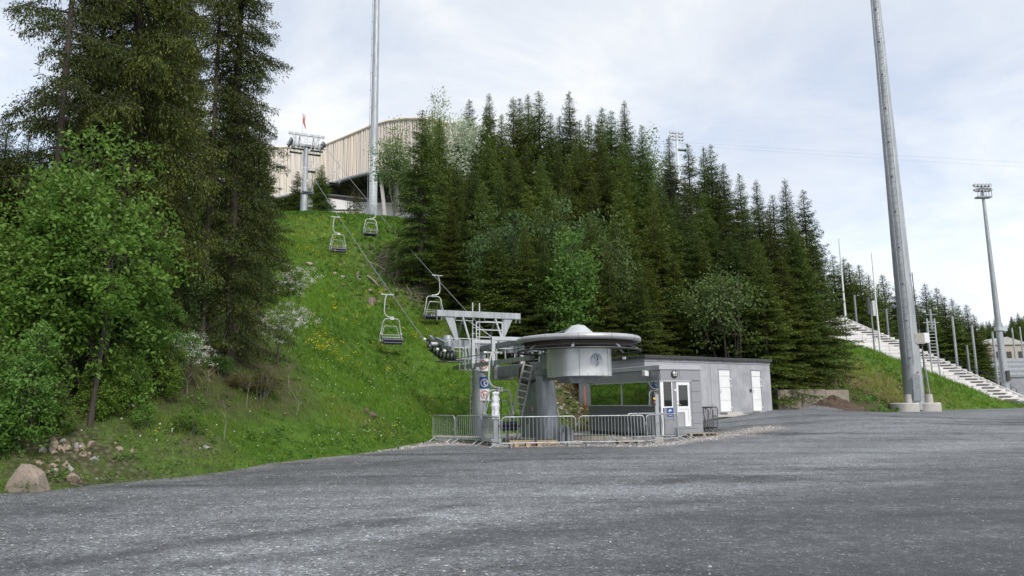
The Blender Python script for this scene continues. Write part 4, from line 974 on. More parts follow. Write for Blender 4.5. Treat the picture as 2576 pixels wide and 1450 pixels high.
mm.add(V_, [(i * nn_ + k, i * nn_ + (k + 1) % nn_, (i + 1) * nn_ + (k + 1) % nn_, (i + 1) * nn_ + k) for i in range(len(prof) - 1) for k in range(nn_)]); mm.build('cloth_wrap', CLOTH, wp)
op = thing('orange_marker_pole', 'thin orange marker pole beside the far end of the booth', 'pole', (*gp(1471, 37.2), ground(*gp(1471, 37.2))))
MB().cyl((0, 0, 0), (0, 0, 2.3), 0.022, n=8).build('pole', ORANGE, op)

# ---------- concrete service building ----------
CA = gp(1625, 36.5); CBp = gp(1941, 42.4); cang = math.atan2(CBp[1] - CA[1], CBp[0] - CA[0]); CLn = float(np.linalg.norm(CBp - CA)); CZ0 = 0.45
cb = thing('service_building', 'low concrete service building with two white doors set into the wooded slope', 'building', (CA[0], CA[1], CZ0), cang)
CH = 3.74 - CZ0
def conc_panel():
    t = NT('stained_concrete'); v = t.coord()
    n = t.noise(v, 0.8, 8, 0.62, 0.4); s2_ = t.noise(t.mapping(v, (3, 3, 0.5)), 1.6, 6, 0.65); n4 = t.noise(v, 22, 5, 0.65)
    b_ = t.mix(t.ramp(n, [(0.32, 0.0), (0.66, 1.0)]), (0.25, 0.255, 0.28), (0.38, 0.385, 0.405))
    b_ = t.mix(t.ramp(s2_, [(0.48, 0.0), (0.72, 0.55)]), b_, (0.19, 0.193, 0.21))
    b_ = t.mix(t.ramp(n4, [(0.6, 0.0), (0.8, 0.3)]), b_, (0.36, 0.36, 0.37))
    t.pbr(b_, 0.8, 0, t.bump(n4, 0.25, 0.01), 0.3); return t.m
CPAN = conc_panel()
px_ = [0, 2.6, 5.15, 5.68, 6.68, 8.52, 9.40, CLn]
dbot, dtop = 0.90 - CZ0, 3.20 - CZ0
segs = [(0, 2.58), (2.6, 5.0), (5.02, 5.68)]
for a_, b_ in segs: MB().span(a_, b_, 0, 0.22, -0.3, CH - 0.2).build('wall_panel', CPAN, cb)
MB().span(6.68, 8.52, 0, 0.22, -0.3, CH - 0.2).build('wall_panel', CPAN, cb); MB().span(9.40, CLn, 0, 0.22, -0.3, CH - 0.2).build('wall_panel', CPAN, cb)
for a_, b_ in ((5.68, 6.68), (8.52, 9.40)):
    MB().span(a_, b_, 0.002, 0.22, dtop, CH - 0.2).build('lintel', CPAN, cb); MB().span(a_, b_, 0.002, 0.22, -0.3, dbot).build('threshold', CPAN, cb)
    MB().span(a_ - 0.05, b_ + 0.25, -0.5, 0.0, dbot - 0.5, dbot - 0.03).build('door_slab', CONC, cb)
    d_ = MB().span(a_ + 0.02, b_ - 0.02, 0.03, 0.09, dbot + 0.01, dtop - 0.36).build('door', WHITEP, cb)
    MB().span(a_ + 0.02, b_ - 0.02, 0.02, 0.08, dtop - 0.345, dtop - 0.01).build('transom_panel', WHITEP, cb)
    for xa_, xb_ in ((a_ - 0.05, a_ + 0.015), (b_ - 0.015, b_ + 0.05)): MB().span(xa_, xb_, -0.02, 0.05, dbot, dtop).build('door_frame', GALV, cb)
    MB().span(a_ - 0.05, b_ + 0.05, -0.022, 0.05, dtop, dtop + 0.06).build('door_frame', GALV, cb)
    for zz in (0.62, 1.32): MB().span(a_ + 0.05, b_ - 0.05, 0.022, 0.03, dbot + zz, dbot + zz + 0.012).build('groove', GALV, d_)
    for zz in (0.15, 1.35, 1.72): MB().box((b_ - 0.03, 0.0, dbot + zz + 0.05), (0.10, 0.05, 0.07)).build('hinge', WHITEP, d_)
    MB().tube([(a_ + 0.12, 0.03, dbot + 1.02), (a_ + 0.12, -0.02, dbot + 1.04), (a_ + 0.12, -0.02, dbot + 1.16), (a_ + 0.12, 0.03, dbot + 1.18)], 0.012, 6).build('handle', GALV, d_)
MB().box((8.36, -0.03, dbot + 1.15), (0.13, 0.06, 0.16)).build('meter_box', DARKM, cb)
MB().span(0, 0.22, 0.22, 5.2, -0.3, CH - 0.2).build('side_wall', CPAN, cb); MB().span(CLn - 0.22, CLn, 0.22, 5.2, -0.3, CH - 0.2).build('side_wall', CPAN, cb)
MB().span(-0.03, CLn + 0.03, -0.03, 5.2, CH - 0.2, CH - 0.05).build('roof_slab', CONCB, cb)
MB().span(0.0, CLn, 0.0, 5.2, CH - 0.05, CH + 0.01).build('roof_felt', BLACKR, cb)
ed = np.linspace(-0.12, CLn + 0.12, 8)
rr_ = np.random.default_rng(3)
for i in range(7):
    q_ = rr_.uniform(-0.012, 0.012)
    MB().span(ed[i], ed[i + 1] - 0.02, -0.14 + q_, 0.30, CH - 0.05, CH + 0.12 + q_).build('roof_edge', BLACKR, cb, bevel=0.012)
for i, (y0_, y1_) in enumerate(((0.31, 1.9), (1.92, 3.6), (3.62, 5.2))): MB().span(-0.14, 0.3, y0_, y1_, CH - 0.05, CH + 0.10).build('roof_edge', BLACKR, cb, bevel=0.012)
MB().box((-0.16, 1.3, CH + 0.02), (0.05, 0.2, 0.13)).build('vent', WHITEP, cb)
sl_ = thing('kerb_slab', 'pale concrete kerb slab lying along the foot of the service building', 'slab', (*(gp(1850, 39.5)), ground(*gp(1850, 39.5))), cang)
MB().box((0, 0, 0.03), (3.6, 0.3, 0.12)).build('slab', CONC, sl_, bevel=0.01)

# ---------- retaining wall and spoil heap ----------
ra, rb = gp(1957, 45.0), gp(2137, 46.3)
rw = thing('retaining_wall', 'low weathered concrete retaining wall below the big spruces', 'wall', (ra[0], ra[1], 0.5), math.atan2(rb[1] - ra[1], rb[0] - ra[0]))
rL = float(np.linalg.norm(rb - ra)); RWM = std('mossy_concrete', (0.25, 0.215, 0.17), (0.16, 0.145, 0.115), 0.9, 0, 2.5, 0.3)
for k in range(3): MB().span(rL * k / 3, rL * (k + 1) / 3 - 0.015, 0, 0.3, -0.4, 1.62 - 0.05 * (k == 2)).build('wall_section', RWM, rw, bevel=0.02)
MB().span(0, 0.25, 0.3, 2.2, -0.4, 1.7).build('return_wall', RWM, rw, bevel=0.02)
def heap(name, label, cat, c, rx, ry, h, mat, seed):
    r_ = np.random.default_rng(seed); n1, n2 = 26, 12; V = []; Fs = []
    for j in range(n2 + 1):
        rad = j / n2
        for i in range(n1):
            a = 2 * math.pi * i / n1; x, y = rx * rad * math.cos(a), ry * rad * math.sin(a)
            zz = h * (1 - rad ** 1.3) * (0.85 + 0.3 * r_.random()) + r_.uniform(-0.05, 0.05) - (0.15 if j == n2 else 0)
            V.append((x * (1 + r_.uniform(-.05, .05)), y * (1 + r_.uniform(-.05, .05)), zz))
    for j in range(n2):
        for i in range(n1): Fs.append((j * n1 + i, j * n1 + (i + 1) % n1, (j + 1) * n1 + (i + 1) % n1, (j + 1) * n1 + i))
    t = thing(name, label, cat, c); MB().add(V, Fs).build('heap', mat, t, smooth=False); return t
hq = gp(2095, 43.6)
heap('dirt_heap', 'heap of brown soil dumped in front of the retaining wall', 'heap', (hq[0], hq[1], ground(*hq) - 0.05), 1.9, 1.1, 0.85, SOIL, 4)
hq = gp(2052, 42.6)
heap('gravel_heap', 'low grey gravel heap beside the brown soil', 'heap', (hq[0], hq[1], ground(*hq) - 0.05), 1.6, 0.8, 0.28, std('grey_grit', (0.14, 0.14, 0.15), (0.09, 0.09, 0.095), 0.9, 0, 12, 0.8), 6)

# ---------- floodlight masts ----------
def mast(label, base, h, d0, d1, ladder_ang, blocks=False):
    t = thing('floodlight_mast', label, 'mast', base)
    nseg = 5
    for k in range(nseg):
        z0_, z1_ = h * k / nseg, h * (k + 1) / nseg
        ra_, rb_ = (d0 + (d1 - d0) * k / nseg) / 2, (d0 + (d1 - d0) * (k + 1) / nseg) / 2
        MB().cyl((0, 0, z0_ - (0.5 if k == 0 else 0)), (0, 0, z1_ + 0.1), ra_, rb_ - 0.012, 16).build('mast_section', GALV if k else STEELW if not blocks else GALV, t, smooth=True)
    ca, sa = math.cos(ladder_ang), math.sin(ladder_ang)
    l = MB(); zs_ = np.arange(2.6, h, 0.5 if blocks else 1.0)
    def rp(z, off): r_ = (d0 + (d1 - d0) * z / h) / 2 + 0.16; return np.array([ca * r_ - sa * off, sa * r_ + ca * off, z])
    for off in (-0.2, 0.2): l.bar(rp(2.6, off), rp(h, off), 0.04)
    for z in zs_: l.bar(rp(z, -0.2), rp(z, 0.2), 0.03)
    l.build('ladder', GALVD, t)
    for z in np.arange(3, h, 2.6): MB().bar(rp(z, 0) * np.array([0.86, 0.86, 1]), rp(z, 0) * np.array([1.06, 1.06, 1]), 0.10, 0.08).build('ladder_bracket', DARKM, t)
    return t
mb = gp(2300, 50.0); mz = ground(*mb) + 0.62
m1 = mast('thick floodlight mast on two round concrete footings by the gravel', (mb[0], mb[1], mz), 44, 1.30, 0.36, math.radians(238), True)
MB().prism([(-0.25, 0.1), (0.25, 0.1), (0.25, 1.75), (0.12, 1.9), (-0.12, 1.9), (-0.25, 1.75)], (-0.16, -0.70, 0), (1, 0, 0), (0, -0.03, 1), -0.04).build('hatch', GALVD, m1)
MB().cyl((0.05, -0.62, 2.05), (0.05, -0.70, 2.05), 0.05, n=10).build('red_lamp', REDP, m1)
MB().box((0.45, -0.42, 4.35), (0.7, 0.35, 0.75)).build('cabinet', std('beige_cabinet', (0.33, 0.32, 0.28), None, 0.6), m1, bevel=0.02)
MB().box((1.02, -0.30, 4.40), (0.42, 0.30, 0.70)).build('cabinet', WHITEP, m1, bevel=0.02)
MB().tube([(0.42, -0.5, 9.0), (0.45, -0.5, 6.5), (0.55, -0.55, 4.7), (0.62, -0.45, 3.9), (0.66, -0.35, 0.4)], 0.03, 6).build('conduit', DARKM, m1, smooth=True)
MB().tube([(0.98, -0.2, 0.3), (0.72, -0.15, 5.0)], 0.04, 6).build('conduit', GALV, m1)
for x_ in (-0.62, 0.78): MB().cyl((x_, -0.35, -0.05), (x_, -0.35, 0.55), 0.26, 0.24, 18).build('anchor_block', CONC, m1, smooth=True)
for i, x_ in enumerate((-0.72, 0.78)):
    r_ = 0.92
    t = thing('mast_footing', ('round concrete footing on the left', 'round concrete footing on the right')[i] if False else ('round concrete footing under the thick mast, nearer the grass bank' if i == 0 else 'round concrete footing under the thick mast, nearer the grandstand'), 'footing', (mb[0] + x_, mb[1] + 0.05 * i, mz - 0.75), 0, 'concrete footings of the mast')
    MB().lathe([(0, 0.72), (r_ - 0.06, 0.72), (r_, 0.66), (r_ - 0.0, -0.2)], 30).build('footing_drum', CONC, t, smooth=True)
mb2 = at(937, 560, 96.0)
m2 = mast('tall pale mast rising from the hill crest in front of the slatted facade', (mb2[0], mb2[1], min(mb2[2], ground(mb2[0], mb2[1])) - 0.3), 58, 1.25, 0.55, math.radians(190))
def lamp_head(t, z, w, rows, cols, s=1.0, yaw=0.0, basket=True):
    for r_ in range(rows):
        zz = z - r_ * 0.95 * s
        MB().bar((-w / 2, 0, zz - 0.35 * s), (w / 2, 0, zz - 0.35 * s), 0.08, 0.1).build('crossbar', DARKM, t)
        for c_ in range(cols):
            x_ = -w / 2 + w * c_ / (cols - 1)
            lampo = MB().cyl((x_, 0.15, zz), (x_, -0.22, zz - 0.08), 0.22 * s, 0.33 * s, 12).build('lamp', GALVD, t, smooth=True)
            MB().cyl((x_, -0.222, zz - 0.08), (x_, -0.24, zz - 0.084), 0.30 * s, n=12).build('lens', LENS, lampo)
    if basket:
        b = MB(); zb_ = z - rows * 0.95 * s - 0.35
        b.box((0, 0, zb_), (w * 0.95, 0.7, 0.16))
        for x_ in np.linspace(-w * 0.47, w * 0.47, 6): b.bar((x_, -0.33, zb_), (x_, -0.33, zb_ + 1.0), 0.05)
        b.bar((-w * 0.47, -0.33, zb_ + 1.0), (w * 0.47, -0.33, zb_ + 1.0), 0.06); b.build('service_basket', GALVD, t)
lb = gp(2533, 78.0); lt = at(2483, 470, 78.0)[2]
m3 = thing('stadium_light', 'slim floodlight pole with two lamp rows beside the grandstand end', 'stadium light', (lb[0], lb[1], ground(*lb) - 0.2))
hh = lt - m3.location.z
MB().cyl((0, 0, 0), (0, 0, hh), 0.40, 0.14, 14).build('pole', GALV, m3, smooth=True)
MB().cyl((0, 0, 8.2), (0, 0, 8.6), 0.44, n=14).box((0.45, -0.2, 8.4), (0.5, 0.3, 0.5)).build('collar', STEELW, m3)
MB().box((0.1, -0.42, 3.3), (0.35, 0.2, 1.1)).build('cabinet', DARKM, m3)
lamp_head(m3, hh + 0.2, 1.65, 2, 5, 0.58)
lq = at(1702, 345, 135.0)
m4 = thing('stadium_light', 'floodlight head with three lamp rows showing above the spruce tops', 'stadium light', (lq[0], lq[1], ground(lq[0], lq[1]) - 0.3), 0.25)
hh4 = lq[2] - m4.location.z
MB().cyl((0, 0, 0), (0, 0, hh4 + 0.9), 0.55, 0.2, 14).build('pole', WHITEP, m4, smooth=True)
lamp_head(m4, hh4 + 0.9, 2.7, 3, 5, 0.72, basket=False)
MB().box((1.0, 0, hh4 - 2.6), (1.9, 0.9, 0.22)).bar((0.1, -0.4, hh4 - 1.4), (1.9, -0.4, hh4 - 1.4), 0.06).bar((1.9, -0.4, hh4 - 2.6), (1.9, -0.4, hh4 - 1.4), 0.06).bar((1.0, -0.4, hh4 - 2.6), (1.0, -0.4, hh4 - 1.4), 0.05).build('service_basket', GALVD, m4)
# overhead wires across the right sky
pw = thing('overhead_wires', 'pair of thin overhead wires crossing the sky past the thick mast', 'cable', at(1700, 380, 140))
for k in range(2):
    pts = [at(1150 + (2900 - 1150) * q, 318 + 4 * k + (425 + 10 * k - 318) * q + 26 * q * (1 - q), 140) for q in np.linspace(0, 1, 24)]
    MB().tube(pts, 0.010, 5).build('wire', ROPE, pw, off=pw.location)

# ---------- grandstand ----------
GD = std('terrace_concrete', (0.63, 0.61, 0.60), (0.54, 0.525, 0.515), 0.8, 0, 0.8, 0.1)
gs0 = at(2575, 1000, 76.0); NR = 34; RD = 0.52; RH = 0.325
gs = thing('grandstand', 'pale concrete grandstand terraces stepping up the bank beside the thick mast', 'grandstand', (gs0[0], gs0[1], 0.3))
o_ = np.array(gs.location)
for k in range(NR):
    y_ = 76.0 + RD * k; z1_ = 1.35 + RH * k
    px_r = 2576 - (2576 - 2130) * k / (NR - 1)
    q_ = gp(px_r, y_); xr = q_[0]; xl = gp(2070 + (2440 - 2070) * max(0, 1 - k / (NR - 5)) ** 1.0 - 60, y_)[0]
    MB().span(xl - 3, xr, y_, y_ + 0.7, z1_ - RH + 0.005, z1_).build('terrace', GD, gs, off=o_, bevel=0.02)
    MB().span(xl - 3, xr - 0.05, y_ + 0.71, y_ + 0.9, 0.0, z1_ - 0.1).build('terrace_riser', GD, gs, off=o_)
    MB().span(xr - 2.1, xr - 0.75, y_ - 0.30, y_ - 0.02, z1_ - 0.2, z1_ - 0.14).build('stair_tread', DARKM, gs, off=o_)
    if k % 5 == 1:
        r_ = MB()
        for zz in (0.55, 1.0): r_.bar((xl - 3, y_ + 0.1, z1_ + zz - 0.05), (xr - 2.3, y_ + 0.1, z1_ + zz - 0.05), 0.05)
        for x_ in np.arange(xl - 3, xr - 2.3, 1.6): r_.bar((x_, y_ + 0.1, z1_), (x_, y_ + 0.1, z1_ + 1.0), 0.045)
        r_.build('railing', GALV, gs, off=o_)
r_ = MB()
for k in range(0, NR - 1):
    y_ = 76.0 + RD * k; z1_ = 1.35 + RH * k; xr = gp(2576 - (2576 - 2130) * k / (NR - 1), y_)[0]; xr2 = gp(2576 - (2576 - 2130) * (k + 1) / (NR - 1), y_ + RD)[0]
    r_.bar((xr + 0.3, y_ + 1.4, z1_ + 0.9), (xr2 + 0.3, y_ + 1.4 + RD, z1_ + 0.9 + RH), 0.04); r_.bar((xr + 0.3, y_ + 1.4, z1_ - 0.3), (xr + 0.3, y_ + 1.4, z1_ + 0.9), 0.04)
r_.build('edge_fence', DARKM, gs, off=o_)
ka, kb = 0, NR - 1
pa_ = [np.array([gp(2576 - (2576 - 2130) * k / (NR - 1), 76.0 + RD * k)[0] + 0.12, 76.0 + RD * k + 0.35, 1.35 + RH * k - 0.1]) for k in (0, NR - 1)]
MB().bar(pa_[0], pa_[1], 0.25, 0.55).build('stair_parapet', GD, gs, off=o_)
def post(name, label, cat, top, bot, Y, r0, r1, mat, grp=None):
    b = at(*bot, Y); h = at(*top, Y)[2] - b[2]
    t = thing(name, label, cat, b, 0, grp); MB().cyl((0, 0, -2.5), (0, 0, h), r0, r1, 10).build('shaft', mat, t, smooth=True); return t, h
for i, (tp_, bt_, lb_) in enumerate((((2108, 603), (2127, 800), 'white flagpole beside the outermost hillside spruce'), ((2197, 638), (2215, 885), 'white flagpole rising in front of the grandstand between spruce and thick mast'))):
    t, h = post('flagpole', lb_, 'flagpole', tp_, bt_, 74 + 0.5 * i, 0.13, 0.05, WHITEP, 'flagpoles along the grandstand')
    MB().lathe([(0, 0.12), (0.07, 0.06), (0.0, 0.0)], 10, (0, 0, h)).build('finial', WHITEP, t)
PSTS = [((2149, 744), (2155, 812), 95), ((2229, 779), (2235, 842), 93), ((2335, 826), (2338, 890), 90), ((2396, 797), (2408, 915), 83), ((2434, 870), (2439, 935), 87), ((2445, 819), (2458, 942), 82), ((2496, 836), (2511, 965), 80)]
PL = ['dark steel post at the top of the grandstand beside the outermost spruces', 'dark steel post between the loudspeaker post and the thick mast', 'short dark post next to the ladder tower on the grandstand edge', 'tall pale post just past the ladder tower on the grandstand edge', 'short dark post between two tall pale posts of the grandstand', 'tall pale post halfway between ladder tower and slim floodlight pole', 'tall pale post beside the slim floodlight pole foot']
for (tp_, bt_, Y_), pl_ in zip(PSTS, PL):
    t, h = post('grandstand_post', pl_, 'post', tp_, bt_, Y_, 0.14, 0.12, GALV if bt_[0] in (2408, 2458, 2511) else GALVD, 'posts along the grandstand edge')
    MB().cyl((0, 0, h), (0, 0, h + 0.05), 0.15, n=10).build('cap', GALV, t)
for tp_, bt_ in (((2522, 830), (2527, 890)), ((2548, 826), (2553, 888)), ((2569, 823), (2572, 880))):
    t, h = post('field_post', 'slim pale post in the meadow behind the grandstand end', 'post', tp_, bt_, 138, 0.16, 0.14, GALV, 'posts in the far meadow')
    MB().cyl((0, 0, h), (0, 0, h + 0.06), 0.18, n=10).build('cap', GALV, t)
t, h = post('speaker_post', 'dark post with two loudspeaker columns on the grandstand edge', 'loudspeaker', (2190, 765), (2200, 880), 80, 0.10, 0.08, GALVD)
MB().box((-0.22, 0, h - 0.2), (0.3, 0.35, 1.9)).build('speaker', DARKM, t); MB().box((0.32, 0, h - 0.5), (0.36, 0.35, 1.7)).build('speaker', STEELW, t)
b_ = at(2356, 950, 80); t = thing('lattice_ladder_tower', 'slender ladder tower rising from the grandstand terraces', 'tower', b_)
h_ = at(2352, 778, 80)[2] - b_[2]; l_ = MB()
for x_ in (-0.42, 0.42): l_.bar((x_, 0, -1), (x_, 0, h_ * 0.86), 0.13)
l_.build('stile', GALV, t); r_ = MB()
for zz in np.arange(1.2, h_ * 0.86, 0.36): r_.bar((-0.42, 0, zz), (0.42, 0, zz), 0.05)
r_.build('rung', STEELW, t); MB().bar((0.05, 0, h_ * 0.7), (0.05, 0, h_), 0.2).bar((-0.9, 0, h_ * 0.80), (0.9, 0, h_ * 0.80), 0.1).bar((-0.5, 0, h_ * 0.92), (0.7, 0, h_ * 0.92), 0.08).build('antenna_mount', GALVD, t)
# far seating bank and pinkish house beyond
fb = at(2560, 960, 118); t = thing('far_seating_bank', 'grey seating bank with dark base wall beyond the grandstand end', 'seating', (fb[0], fb[1], 0.5))
for k in range(8): MB().box((2 , k * 0.9, 4.2 + 0.42 * k), (16, 0.95, 0.40)).build('seat_row', GALV if k % 2 else GALVD, t)
MB().box((2, 3.2, 1.9), (16, 7.0, 4.2)).build('base_wall', CONCB, t)
fh = at(2512, 900, 150); t = thing('pink_house', 'small pinkish house in the meadow behind the grandstand', 'house', (fh[0], fh[1], fh[2] - 3))
PK = std('pink_render', (0.42, 0.36, 0.33), (0.35, 0.30, 0.28), 0.8)
MB().box((0, 0, 2.2), (9, 6, 6.5)).build('wall', PK, t); MB().prism([(-5, 0), (5, 0), (0, 1.6)], (0, 3.3, 5.45), (1, 0, 0), (0, 0, 1), 6.6).build('roof', CONC, t)
for x_ in (-2.4, 0.2, 2.6): MB().box((x_, -3.02, 3.4), (1.0, 0.1, 1.3)).build('window', DARKM, t)

# ---------- timber slatted facade on the crest ----------
FT = [(560, 372), (640, 372), (700, 371), (740, 371), (780, 371), (816, 366), (870, 344), (931, 318), (975, 305), (1025, 298), (1075, 300), (1130, 310), (1200, 322)]
FB = [(560, 520), (640, 508), (700, 497), (740, 489), (780, 478), (803, 469), (843, 460), (876, 449), (926, 436), (999, 434), (1060, 440), (1130, 452), (1200, 462)]
fdep = lambda px: 128 + 10 * math.sin((px - 560) / 640 * math.pi * 1.3 + 0.4)
fo = at(880, 540, 128)
fc = thing('slatted_stadium_building', 'curving stadium building clad in vertical timber slats on the crest', 'building', (fo[0], fo[1], 20.0))
fo = np.array(fc.location)
SL = [std('slat_timber_a', (0.64, 0.58, 0.52), (0.57, 0.52, 0.47), 0.75, 0, 0.8, 0.1, streak=True), std('slat_timber_b', (0.70, 0.61, 0.51), (0.62, 0.55, 0.47), 0.75, 0, 0.8, 0.1, streak=True), std('slat_timber_c', (0.59, 0.54, 0.50), (0.53, 0.49, 0.46), 0.75, 0, 0.8, 0.1, streak=True)]
_pxs = np.arange(560, 1200, 3.6); rr_ = np.random.default_rng(8)
def fpt(px, k, inset=0.0):
    ty = np.interp(px, [p[0] for p in FT], [p[1] for p in FT]); by = np.interp(px, [p[0] for p in FB], [p[1] for p in FB])
    return at(px, ty + (by - ty) * k, fdep(px) + inset)
for i, px in enumerate(_pxs):
    sk_ = rr_.normal(0, 1.2); dpt = rr_.uniform(-0.12, 0.0)
    p0, p1 = fpt(px + sk_, 0.006, dpt), fpt(px - sk_, 0.994, dpt)
    MB().bar(p0, p1, 0.22 + rr_.uniform(-0.03, 0.05), 0.09, up=(0.3, -1, 0)).build('slat', SL[int(rr_.integers(0, 3))], fc, off=fo)
back = MB(); Vb = []
for px in np.arange(560, 1204, 12): Vb += [fpt(px, 0.01, 0.16), fpt(px, 0.99, 0.16)]
back.add(Vb, [(2 * i, 2 * i + 2, 2 * i + 3, 2 * i + 1) for i in range(len(Vb) // 2 - 1)]); back.build('mesh_backing', std('screen_mesh', (0.60, 0.56, 0.53), (0.52, 0.485, 0.46), 0.8), fc, off=fo)
for kk, wd in ((0.0, 0.28), (1.0, 0.35)):
    MB().tube([fpt(px, kk, -0.1) for px in np.arange(560, 1204, 16)], wd, 6).build('edge_beam', SL[1] if kk == 0 else GALVD, fc, off=fo)
# underside: soffit and beams, columns, white lower deck
sof = MB(); Vs = []
for px in np.arange(560, 1204, 16): Vs += [fpt(px, 1.0, 0.1), fpt(px, 1.0, 0.1) + np.array([2.0, 26, -2.5])]
sof.add(Vs, [(2 * i, 2 * i + 2, 2 * i + 3, 2 * i + 1) for i in range(len(Vs) // 2 - 1)]); sof.build('soffit', DARKM, fc, off=fo)
for k in range(6):
    MB().tube([fpt(px, 1.0, 2 + 3.6 * k) + np.array([0, 0, -0.45 - 0.25 * k]) for px in np.arange(770, 1100, 30)], 0.42, 6).build('soffit_beam', DARKM if k % 2 else BLACKR, fc, off=fo)
for px in np.arange(800, 1080, 34):
    a_ = fpt(px, 1.0, 0.6); MB().bar(a_ + np.array([0, 0, -0.3]), a_ + np.array([1.5, 20, -2.2]), 0.3, 0.5).build('soffit_rib', DARKM, fc, off=fo)
for (tx, ty), (bx_, by_) in (((958, 466), (970, 541)), ((996, 472), (1004, 530)), ((1046, 475), (1052, 540))):
    MB().bar(at(tx, ty - 25, 131), at(bx_, by_ + 12, 131), 0.62, 0.62).build('column', CONC, fc, off=fo)
BKW = std('bright_white_panel', (0.80, 0.79, 0.80), (0.74, 0.73, 0.75), 0.6)
MB().add([at(775, 486, 137), at(832, 500, 137), at(900, 509, 137), at(1090, 509, 137), at(1090, 566, 137), at(775, 566, 137)], [(0, 1, 2, 3, 4, 5)]).build('white_deck', BKW, fc, off=fo)
MB().bar(at(780, 486, 133), at(850, 545, 133), 0.9, 1.5).build('stair_beam', BLACKR, fc, off=fo)
MB().tube([at(px, 489 + (px - 790) * 0.11 if px < 930 else 505, 134.5) for px in np.arange(785, 1095, 20)], 0.42, 6).build('deck_rail_beam', BLACKR, fc, off=fo)
MB().tube([at(px, 470 + (px - 790) * 0.06, 140) for px in np.arange(785, 1095, 20)], 0.5, 6).build('rear_beam', BLACKR, fc, off=fo)
lw0, lw1 = at(800, 533, 108), at(906, 527, 108)
lw = thing('parapet_wall', 'low cream concrete parapet on the crest below the slatted building', 'wall', (lw0[0], lw0[1], lw0[2] - 1.6), math.atan2(0, 1))
WL = lw1[0] - lw0[0]; CREAM = std('cream_concrete', (0.62, 0.56, 0.48), (0.54, 0.49, 0.42), 0.85)
MB().span(0, WL, 0, 0.5, -1.5, 1.75).build('wall_face', CREAM, lw); MB().span(-0.1, WL + 0.1, -0.1, 0.6, 1.75, 1.9).build('coping', TURF, lw)

